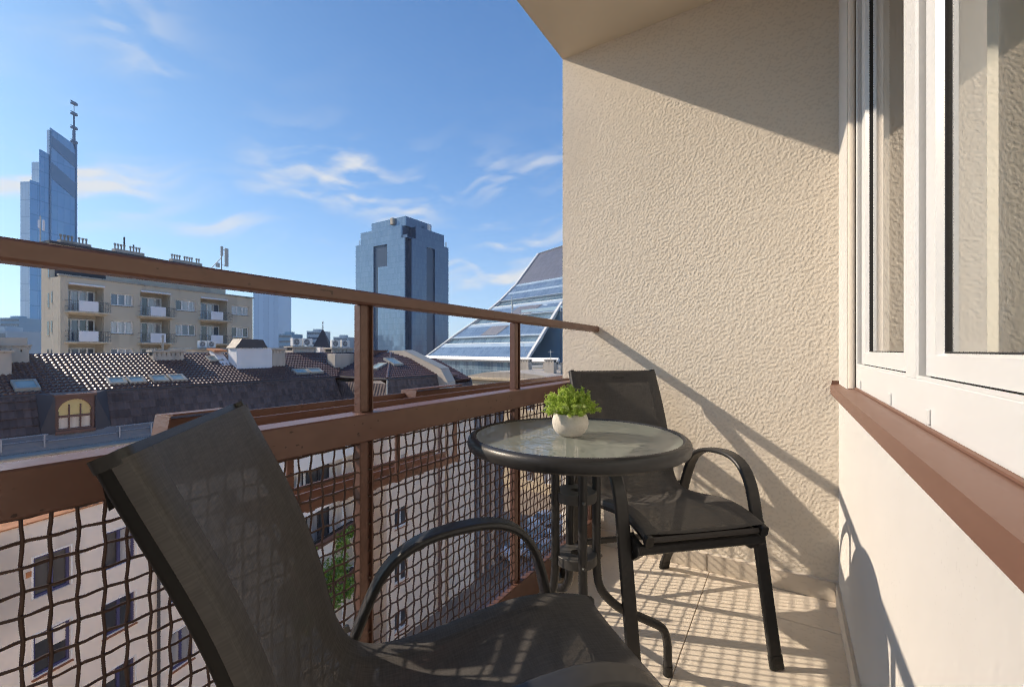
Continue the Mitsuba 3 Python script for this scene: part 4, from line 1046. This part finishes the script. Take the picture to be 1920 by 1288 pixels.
windows(ah, AF, hol, 0.22, 'm_frame_white', ['m_glass_net', 'm_glass_blue', 'm_glass_net', 'm_glass_dark'], 3, 0.10, 'm_sheet_dark')
windows(ah, AF, [(a0 + 0.1, a1 - 0.15, z0 - 0.9, z1 + 0.05) for a0, a1 in LG for z0, z1 in ZF], 1.42, 'm_frame_white', ['m_glass_net', 'm_glass_net', 'm_glass_blue', 'm_glass_dark'], 4, 0.11, name='balcony_door')
for a0, a1 in LG:
    for i, (z0, z1) in enumerate(ZF):
        zs = z0 - 0.95
        k = obj('balcony', MB(*AF).cbox(a0 - 0.3, a1 + 0.25, -0.85, 1.45, zs - 0.16, zs, 0.02), 'm_wall_olive', ah)
        m = MB(*AF).box(a0 - 0.25, a1 + 0.2, -0.82, -0.79, zs + 1.02, zs + 1.06)
        for q in np.linspace(a0 - 0.25, a1 + 0.18, 24):
            m.box(q, q + 0.02, -0.815, -0.795, zs, zs + 1.02)
        for q in (a0 - 0.25, a1 + 0.17):
            m.box(q, q + 0.03, -0.8, 0.0, zs + 1.02, zs + 1.06).box(q, q + 0.03, -0.8, 0.0, zs + 0.5, zs + 0.53)
        obj('railing', m, 'm_balcony_rail', k)
        c = (a0 + a1) / 2 - 0.2
        obj('front_panel', MB(*AF).cbox(c - 0.78, c + 0.78, -0.90, -0.83, zs + 0.02, zs + 1.08, 0.01), 'm_panel_white', k)
        if i == 0:
            obj('awning_box', MB(*AF).cbox(a0, a1, -0.25, -0.02, z1 + 0.45, z1 + 0.62, 0.03), 'm_panel_white', ah)
obj('parapet', MB(*AF).cbox(-0.15, 20.9, -0.15, 0.3, 8.361, 8.55, 0.03), 'm_zinc', ah)
sw = [(4.89, 6.9, 9.45, 10.6), (7.56, 10.67, 9.45, 10.6), (11.27, 13.65, 9.45, 10.6), (14.31, 17.4, 9.45, 10.6)]
front(ah, AF, [(0.3, 8.3), (18.2, 8.3), (18.2, 11.8), (0.3, 11.8)], sw, 2.0, 2.3, 'm_wall_olive', 'penthouse_wall')
obj('penthouse_wall', MB(*AF).prism([(0.0, 2.0), (0.3, 2.0), (0.3, 2.9), (18.2, 2.9), (18.2, 12), (0.0, 3.55)], 8.3, 11.8, 'z'), 'm_wall_olive', ah)
obj('penthouse_wall', MB(*AF).box(0.4, 4.6, 1.95, 1.99, 8.3, 11.4), 'm_sheet_dark', ah)
windows(ah, AF, sw, 2.2, 'm_frame_white', ['m_glass_net', 'm_glass_blue'], 4, 0.09)
obj('roof', MB(*AF).prism([(-0.1, 1.8), (18.5, 1.8), (18.5, 12.2), (-0.1, 3.7)], 11.8, 12.05, 'z'), 'm_sheet_dark', ah)
ssl = [(1.42, 1.62, 5.75, 6.9), (2.05, 2.30, 5.3, 6.75), (1.45, 1.68, 2.8, 3.95), (2.03, 2.36, 2.5, 3.9), (2.1, 2.4, -0.6, 1.1), (1.5, 1.7, -0.4, 1.1), (2.03, 2.25, 8.3, 9.7)]
SF = ((-61.094, 13.122, 0), (-0.984, -0.179), (0.179, -0.984))
sidew = MB(*SF)
for a0, a1, z0, z1 in ssl:
    k = obj('stair_window', MB(*SF).box(a0 - 0.02, a1 + 0.02, 0.02, 0.05, z0 - 0.05, z0), 'm_wall_olive', ah)
    obj('pane', MB(*SF).box(a0, a1, 0.004, 0.02, z0, z1), 'm_glass_dark', k)
for (a0, a1, z) in ((1.1, 3.63, 12.45), (5.78, 8.68, 12.55), (11.75, 15.42, 12.55)):
    k = obj('chimney', MB(*AF).box(a0, a1, 2.6, 3.3, 12.05, z), 'm_chimney', ah)
    n_ = int((a1 - a0) / 0.30)
    for i in range(n_):
        if i % 5 == 4:
            continue
        a = a0 + 0.15 + 0.30 * i
        obj('chimney_pot', MB(*AF).cyl((a, 2.95, z), (a, 2.95, z + 0.42), 0.07, 8).cyl((a, 2.95, z + 0.42), (a, 2.95, z + 0.62), 0.12, 8), 'm_zinc', k)
obj('vent_pipe', MB(*AF).cyl((7.55, 4.4, 12.5), (7.55, 4.4, 14.4), 0.09, 8), 'm_frame_dark', ah); obj('vent_pipe', MB(*AF).cyl((8.5, 4.4, 12.5), (8.5, 4.4, 13.7), 0.07, 8), 'm_frame_dark', ah)
an = thing('mobile_antenna', 'mobile phone antenna mast with two tall panels on the apartment house roof', 'antenna')
obj('mast', MB(*AF).cyl((19.0, 4.0, 12.0), (19.0, 4.0, 15.6), 0.07, 8).cyl((17.3, 4.0, 12.1), (19.0, 4.0, 14.2), 0.05, 6), 'm_antenna', an)
obj('panel', MB(*AF).cbox(18.75, 19.1, 3.75, 3.9, 14.4, 15.75, 0.03), 'm_antenna', an); obj('panel', MB(*AF).cbox(19.35, 19.85, 3.7, 3.9, 13.0, 15.6, 0.03), 'm_antenna', an)
obj('radio_box', MB(*AF).cbox(18.1, 18.6, 3.7, 3.95, 12.7, 13.3, 0.05), 'm_antenna', an)
obj('bracket', MB(*AF).box(19.0, 19.5, 3.9, 4.0, 13.1, 13.16).box(19.0, 19.5, 3.9, 4.0, 15.3, 15.36), 'm_antenna', an)
an = thing('mobile_antenna', 'small antenna cluster on the left end of the apartment house roof', 'antenna')
obj('mast', MB(*AF).cyl((-0.2, 3.2, 12.0), (-0.2, 3.2, 14.6), 0.05, 6), 'm_antenna', an)
obj('panel', MB(*AF).cbox(-0.42, -0.27, 3.0, 3.15, 13.3, 14.1, 0.03), 'm_panel_white', an); obj('panel', MB(*AF).cbox(-0.08, 0.08, 3.0, 3.15, 13.1, 14.2, 0.03), 'm_panel_white', an)
low = thing('flat_roof_shed', 'small flat-roofed rooftop block with two air conditioners before the apartment house', 'building')
SH = ((-47, 17.6, 0), (-0.179, 0.984))
obj('wall', MB(*SH).box(1.4, 5.0, 0, 3, GZ, 1.0), 'm_chimney', low); obj('roof', MB(*SH).cbox(1.2, 5.2, -0.2, 3.2, 1.0, 1.18, 0.03), 'm_zinc', low)
ac_unit(SH, 2.24, 0.3, 1.18, 'left air conditioner on the rooftop block before the apartment house', 0.72, 0.66)
ac_unit(SH, 3.10, 0.3, 1.18, 'right air conditioner on the rooftop block before the apartment house', 0.72, 0.66)

# ---------------------------------------------------------------- towers
def curtain(name_t, F, base, m0, line, cw, rh, seed=0):
    """Curtain wall glass: faint grid of joints, slight change of tone from pane to pane; F = (origin, axis)."""
    o = np.array(F[0], float); ax = np.array(F[1], float); ax = ax / np.linalg.norm(ax)
    ox, oy, dx, dy = float(o[0]), float(o[1]), float(ax[0]), float(ax[1])

    def fn(p, n, uv):
        a = ((p.x - ox) * dx + (p.y - oy) * dy) / cw
        z = p.z / rh
        fa, fz = a - dr.floor(a), z - dr.floor(z)
        ln = dr.maximum(SS(0.44, 0.5, dr.abs(fa - 0.5)), SS(0.44, 0.5, dr.abs(fz - 0.5)))
        r = mikit.cell_rand(a, z, seed)
        return MX(MX(base, m0, r), line, ln * 0.6)
    return fn


def glassmat(name, F, base, m0, line, cw, rh, rough=0.10, metallic=0.35, spec=0.8, seed=0):
    o = np.array(F[0], float); ax = np.array(F[1], float); ax = ax / np.linalg.norm(ax)
    ox, oy, dx, dy = float(o[0]), float(o[1]), float(ax[0]), float(ax[1])

    def tilt(p, n, uv):                                            # every pane sits at a slightly different angle
        a, z = ((p.x - ox) * dx + (p.y - oy) * dy) / cw, p.z / rh
        r1, r2 = mikit.cell_rand(a, z, seed + 11), mikit.cell_rand(a, z, seed + 12)
        return (a - dr.floor(a) - 0.5) * (r1 - 0.5) * cw + (z - dr.floor(z) - 0.5) * (r2 - 0.5) * rh
    return mat(name, curtain(name, F, base, m0, line, cw, rh, seed), rough=rough, spec=spec, metallic=metallic, bump=tilt, bscale=0.07, eps=0.02)


tw = thing('square_tower', 'blue glass office tower with stepped crown and dark vertical slots', 'tower')
CF, CR = ((-273.8, 216.4, 0), (1.0, 0)), ((-219.6, 216.4, 0), (0, 1.0), (-1.0, 0))
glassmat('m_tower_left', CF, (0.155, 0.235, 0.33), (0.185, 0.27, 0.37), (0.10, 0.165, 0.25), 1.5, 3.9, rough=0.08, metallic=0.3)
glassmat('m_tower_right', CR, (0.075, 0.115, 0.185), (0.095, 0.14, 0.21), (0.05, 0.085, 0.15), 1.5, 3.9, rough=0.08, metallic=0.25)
mat('m_tower_dark', color=(0.045, 0.065, 0.11), rough=0.2, spec=0.5)
TWX = [(-273.8, 79.0), (-268.4, 87.6)]


def shaft(x0, x1, y0, y1, z0, z1, name='shaft'):
    obj(name, MB().box(x0, x1, y0, y0 + 0.5, z0, z1), 'm_tower_left', tw)
    obj(name, MB().box(x1 - 0.5, x1, y0 + 0.501, y1, z0, z1), 'm_tower_right', tw)
    obj('core', MB().box(x0 + 0.1, x1 - 0.6, y0 + 0.6, y1, z0, z1 - 0.1), 'm_tower_dark', tw)


# left face in pieces around the slots, right face likewise
for x0, x1, z0, z1 in ((-273.8, -254.4, GZ, 79.0), (-268.2, -254.4, 79.0, 87.6), (-254.4, -240.1, 76.0, 87.6), (-240.1, -226.0, GZ, 87.6), (-226.0, -223.0, GZ, 78.5), (-249.5, -240.1, GZ, 60.5)):
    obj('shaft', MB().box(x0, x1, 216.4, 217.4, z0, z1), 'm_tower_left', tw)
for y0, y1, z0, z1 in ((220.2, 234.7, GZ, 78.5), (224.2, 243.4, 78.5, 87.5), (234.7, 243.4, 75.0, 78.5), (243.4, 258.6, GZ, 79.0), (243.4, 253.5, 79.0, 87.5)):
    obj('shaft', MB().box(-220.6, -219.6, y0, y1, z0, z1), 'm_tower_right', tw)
obj('slot', MB().box(-273.0, -224, 217.41, 258.0, GZ, 78.9).box(-268, -226.0, 217.41, 253.0, 78.9, 87.4).box(-273.0, -220.7, 221.0, 258, GZ, 78.4).box(-268, -220.7, 225, 253, 78.4, 87.4), 'm_tower_dark', tw)
obj('crown', MB().box(-259.4, -224.5, 219.0, 219.6, 87.4, 94.0), 'm_tower_left', tw)
obj('crown', MB().box(-225.1, -224.5, 219.601, 245, 87.4, 94.0), 'm_tower_right', tw)
obj('crown', MB().box(-259, -225.2, 219.7, 245, 87.4, 93.8), 'm_tower_dark', tw)
obj('corner_terrace', MB().box(-226.0, -221, 217.0, 224.0, 78.4, 78.9).box(-226, -221, 217.0, 217.2, 78.9, 80.6), 'm_tower_right', tw)
obj('roof_hatch', MB().cbox(-238, -235, 217.0, 219.0, 89.5, 94.2, 0.3), 'm_wall_olive', tw)
obj('roof_hatch', MB().cbox(-222.5, -220.5, 238, 240, 87.5, 92.0, 0.3), 'm_wall_white', tw)
for x, y in ((-272, 218), (-271, 218), (-219.9, 257), (-219.9, 256), (-219.9, 255)):
    obj('roof_rail', MB().cyl((x, y, 79), (x, y, 83), 0.15, 6), 'm_antenna', tw)

vr = thing('spire_tower', 'slender stepped blue glass skyscraper with a mast at the left edge', 'tower')
VF = ((-851.212, 174.007, 0), (-0.48, 0.878)); SV = ((-851.212, 174.007, 0), (-0.878, -0.48), (0.48, -0.878))
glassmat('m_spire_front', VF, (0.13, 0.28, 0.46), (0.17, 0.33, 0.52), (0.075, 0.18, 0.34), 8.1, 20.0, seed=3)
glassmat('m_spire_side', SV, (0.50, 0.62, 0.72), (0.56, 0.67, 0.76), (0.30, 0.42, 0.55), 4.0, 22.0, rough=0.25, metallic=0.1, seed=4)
mat('m_spire_mast', color=(0.06, 0.11, 0.19), rough=0.4)
mat('m_spire_band', color=(0.085, 0.18, 0.31), rough=0.2, spec=0.6)
obj('shaft', MB(*VF).prism([(-1.0, GZ), (32.0, GZ), (32.0, 283), (27.7, 296), (-1.0, 304)], 0, 1.0), 'm_spire_front', vr)
obj('shaft', MB(*VF).prism([(-1.0, GZ), (32.0, GZ), (32.0, 283), (-1.0, 301)], 1.01, 5.2), 'm_spire_side', vr)
obj('shaft', MB(*VF).prism([(-13.5, GZ), (-1.2, GZ), (-1.2, 267.0), (-13.5, 269)], 0.3, 1.3), 'm_spire_front', vr)
obj('shaft', MB(*VF).prism([(-13.5, GZ), (-1.2, GZ), (-1.2, 252.0), (-13.5, 252)], 1.31, 12), 'm_spire_side', vr)
obj('shaft', MB(*VF).box(-24.0, -13.51, 0.6, 1.6, GZ, 224), 'm_spire_front', vr)
obj('shaft', MB(*VF).box(-24.0, -13.51, 1.61, 15, GZ, 222), 'm_spire_side', vr)
obj('mechanical_band', MB(*VF).prism([(-0.6, 258), (31.6, 240), (31.6, 218), (-0.6, 236)], -0.6, -0.02), 'm_spire_band', vr)
obj('mechanical_band', MB(*VF).prism([(-0.6, 294), (31.6, 281), (31.6, 262), (-0.6, 279)], -0.6, -0.02), 'm_spire_band', vr)
obj('edge_column', MB(*VF).box(-2.2, -0.6, -1.0, 0.0, GZ, 300).box(31.2, 33.0, -1.0, 2.0, GZ, 297), 'm_spire_band', vr)
ms_ = MB(*VF)
ms_.box(29.8, 32.2, 0.5, 3, 283, 316).box(30.3, 31.6, 0.9, 2.4, 316, 338).cyl((31, 1.6, 338), (31, 1.6, 357), 0.35, 8)
obj('mast', ms_, 'm_spire_mast', vr)
for z in (298, 318, 338, 353):
    obj('mast_platform', MB(*VF).box(27.5, 34.5, -0.5, 3.5, z, z + 2.4).box(26.5, 35.0, 1.0, 2.0, z + 3, z + 4.2), 'm_spire_mast', vr)

glassmat('m_far_stripe', ((-391, 203, 0), (0.847, 0.531)), (0.36, 0.50, 0.66), (0.42, 0.56, 0.72), (0.22, 0.34, 0.52), 4.4, 90.0, rough=0.3, metallic=0.0, seed=5)
mat('m_far_blue', color=(0.24, 0.36, 0.46), rough=0.4)
mat('m_far_beam', color=(0.50, 0.52, 0.54), rough=0.5)
mat('m_far_pale', color=(0.42, 0.48, 0.52), rough=0.6)
RXF = (0.847, 0.531)
ft = thing('striped_tower', 'pale blue tower with vertical stripes right of the apartment house', 'tower')
obj('shaft', MB((-391.3, 203.0, 0), RXF).box(0, 21.7, 0, 22, GZ, 51.2), 'm_far_stripe', ft)
obj('roof_plant', MB((-391.3, 203.0, 0), RXF).box(3, 18, 4, 18, 51.2, 53.0), 'm_far_blue', ft)
for (x, y, w, z, mm_, lab) in ((-500.7, 75.3, 14.6, 25.4, 'm_far_blue', 'flat blue office block at the far left edge'), (-294.4, 169.4, 9.4, 12.2, 'm_far_blue', 'small blue block right of the striped tower'),
                               (-296.6, 191.6, 11, 15, 'm_far_pale', 'pale far block left of the little spire'), (-280.2, 201.9, 10.5, 10.7, 'm_far_pale', 'pale far block right of the little spire'), (-330, 130, 24, 5.5, 'm_far_pale', 'low pale far block behind the white lift housing'),
                               (-250, 30, 14, 8, 'm_far_pale', 'low pale block below the spire tower'), (-380, 250, 40, 6, 'm_far_blue', 'low far block between the striped tower and the square tower')):
    k = thing('far_block', lab, 'building')
    obj('wall', MB((x, y, 0), RXF).box(0, w, 0, 15, GZ, z), mm_, k)
    nrow = max(2, int((z + 4) / 3.6))
    for r_ in range(nrow):
        obj('window_band', MB((x, y, 0), RXF).box(0.6, w - 0.6, -0.12, 0.0, z - 2.4 - 3.6 * r_, z - 0.9 - 3.6 * r_), 'm_glass_blue', k)
    obj('roof_plant', MB((x, y, 0), RXF).box(w * 0.3, w * 0.7, 3, 9, z, z + 1.6), mm_, k)

# ---------------------------------------------------------------- sloping glass hall
gh = thing('sloping_glass_hall', 'huge sloping roof of blue glass panels with white edge beams, beside the balcony wall', 'building')
HP = np.array([-104.4, 111.57, -1.2]); ha = np.array([0.955, -0.295, 0]); hb = math.radians(50)
hu = np.array([0.295 * math.cos(hb), 0.955 * math.cos(hb), math.sin(hb)]); hn = np.cross(ha, hu)
H3 = lambda a, s, d=0.0: HP + ha * a + hu * s + hn * d
ledge = lambda s: 0.0 if s <= 0 else np.interp(s, [0, 8.7, 16.6, 24.3, 31.1, 43.4, 46.5], [0, 7.9, 16.1, 21.1, 23.6, 24.2, 24.4])
glassmat('m_hall_blue', ((-104.4, 111.57, 0), (0.955, -0.295)), (0.125, 0.19, 0.29), (0.17, 0.245, 0.35), (0.26, 0.34, 0.43), 1.5, 1.15, rough=0.16, metallic=0.3, seed=8)
glassmat('m_hall_pale', ((-104.4, 111.57, 0), (0.955, -0.295)), (0.27, 0.36, 0.46), (0.32, 0.41, 0.50), (0.28, 0.38, 0.50), 1.5, 1.15, rough=0.25, metallic=0.1, seed=9)
glassmat('m_hall_window', ((-104.4, 111.57, 0), (0.955, -0.295)), (0.07, 0.12, 0.17), (0.15, 0.22, 0.28), (0.35, 0.42, 0.48), 1.5, 2.3, rough=0.1, metallic=0.1, seed=10)
glassmat('m_hall_grey', ((-104.4, 111.57, 0), (0.955, -0.295)), (0.085, 0.095, 0.13), (0.10, 0.11, 0.15), (0.05, 0.055, 0.08), 0.8, 1.6, rough=0.4, metallic=0.0, seed=11)


def slope_band(name, m, s0, s1, d0=0.0, d1=0.0, left=None):
    right = 51.0 if s1 < 17 else 85.0
    l0, l1 = (ledge(s0), ledge(s1)) if left is None else left
    return obj(name, MB().quad(H3(l0, s0, d0), H3(right, s0, d0), H3(right, s1, d1), H3(l1, s1, d1)), m, gh)


S_ = [('glass_panel', 'm_hall_blue', 0.0, 4.2), ('glass_panel', 'm_hall_pale', 4.2, 5.6), ('window_band', 'm_hall_window', 5.6, 8.0), ('glass_panel', 'm_hall_pale', 8.0, 8.7), ('glass_panel', 'm_hall_blue', 8.7, 12.6),
      ('glass_panel', 'm_hall_pale', 12.6, 13.8), ('window_band', 'm_hall_window', 13.8, 16.4), ('glass_panel', 'm_hall_blue', 16.4, 20.0), ('glass_panel', 'm_hall_pale', 20.0, 21.2), ('window_band', 'm_hall_window', 21.2, 23.6),
      ('glass_panel', 'm_hall_blue', 23.6, 26.6), ('glass_panel', 'm_hall_pale', 26.6, 27.5), ('glass_panel', 'm_hall_blue', 27.5, 30.2), ('glass_panel', 'm_hall_pale', 30.2, 31.1), ('grey_panel', 'm_hall_grey', 31.1, 46.5)]
for nme, mm_, s0, s1 in S_:
    slope_band(nme, mm_, s0, s1, 0.0 if 'window' not in nme else -0.5, 0.0 if 'window' not in nme else -0.5)
    if nme == 'window_band':
        obj('ledge', MB().hull([H3(a, s, d) for a in (ledge(s1), 51 if s1 < 17 else 85) for s, d in ((s1 - 0.12, -0.5), (s1 + 0.12, 0.18), (s1 - 0.10, 0.25))]), 'm_far_pale', gh)
        obj('ledge', MB().hull([H3(a, s, d) for a in (ledge(s0), 51 if s1 < 17 else 85) for s, d in ((s0 - 0.12, 0.0), (s0 + 0.1, -0.5), (s0 + 0.12, 0.1))]), 'm_far_pale', gh)
for s0, s1, a0, a1 in ((16.5, 20.0, 30.0, 40.0), (8.8, 12.4, 23.0, 31.0)):
    obj('grey_panel', MB().hull([H3(a0, s0, 0.1), H3(a1, s0, 0.1), H3(a1 + 3, s1, 0.1), H3(a0 + 3, s1, 0.1), H3(a0, s0, 0.02), H3(a1, s0, 0.02), H3(a1 + 3, s1, 0.02), H3(a0 + 3, s1, 0.02)]), 'm_hall_grey', gh)
pts_ = [(0, 0), (7.9, 8.7), (16.1, 16.6), (21.1, 24.3), (23.6, 31.1), (24.4, 45.9), (34.6, 47.0), (85, 47.5)]
for (a0, s0), (a1, s1) in zip(pts_, pts_[1:]):
    obj('edge_beam', MB().hull([H3(a + q, s, d) for a, s in ((a0, s0), (a1, s1)) for q, d in ((-0.5, 0.35), (0.25, 0.35), (-0.5, -0.6), (0.25, -0.1))]), 'm_far_beam', gh)
obj('edge_beam', MB().hull([H3(a, s, d) for s in (-0.2, 19.5) for a, d in ((50.6, 0.0), (51.5, 0.0), (50.6, 0.6), (51.5, 0.6))]), 'm_far_beam', gh)
obj('base_cornice', MB().hull([H3(a, s, d) for a in (-1, 62) for s, d in ((-1.2, 0.0), (-0.05, 0.0), (-0.05, 0.7), (-1.2, 0.7))]), 'm_frame_white', gh)
HF = ((HP[0], HP[1], 0), (0.955, -0.295))
obj('wall', MB(*HF).box(0, 62, 0.6, 2, GZ, -2.0), 'm_hall_window', gh)
obj('side_wall', MB(*HF).box(36, 84, 11.0, 11.4, -3, 12.9), 'm_far_blue', gh)
for k in range(18):
    obj('side_fin', MB(*HF).box(52 + 1.2 * k, 52.15 + 1.2 * k, 10.6, 10.99, -3, 12.4), 'm_rail_grey', gh)
mk = thing('lattice_mast', 'thin steel mast standing before the sloping glass hall', 'mast')
obj('pole', MB((-38.0, 60.5, 0)).cyl((0, 0, -3.0), (0, 0, 9.8), 0.06, 6), 'm_antenna', mk)
obj('stay', MB((-38.0, 60.5, 0)).cyl((0, 0, 6.5), (5.0, -1.0, -3.0), 0.025, 5).cyl((0, 0, 9.0), (0.2, 0, 7.5), 0.1, 5), 'm_antenna', mk)

# ---------------------------------------------------------------- air

scene['air'] = dict(type='homogeneous', albedo=dict(type='rgb', value=(0.95, 0.95, 0.95)), sigma_t=dict(type='rgb', value=(0.000075, 0.000095, 0.00013)))
scene['haze'] = dict(type='cube', to_world=T().translate([-400, 400, 180]).scale([1200, 1200, 201.5]), bsdf=dict(type='null'), interior=dict(type='ref', id='air'))
labels['haze'] = dict(label='thin pale haze in the air over the town', kind='stuff')
scene['camera']['medium'] = dict(type='ref', id='air')
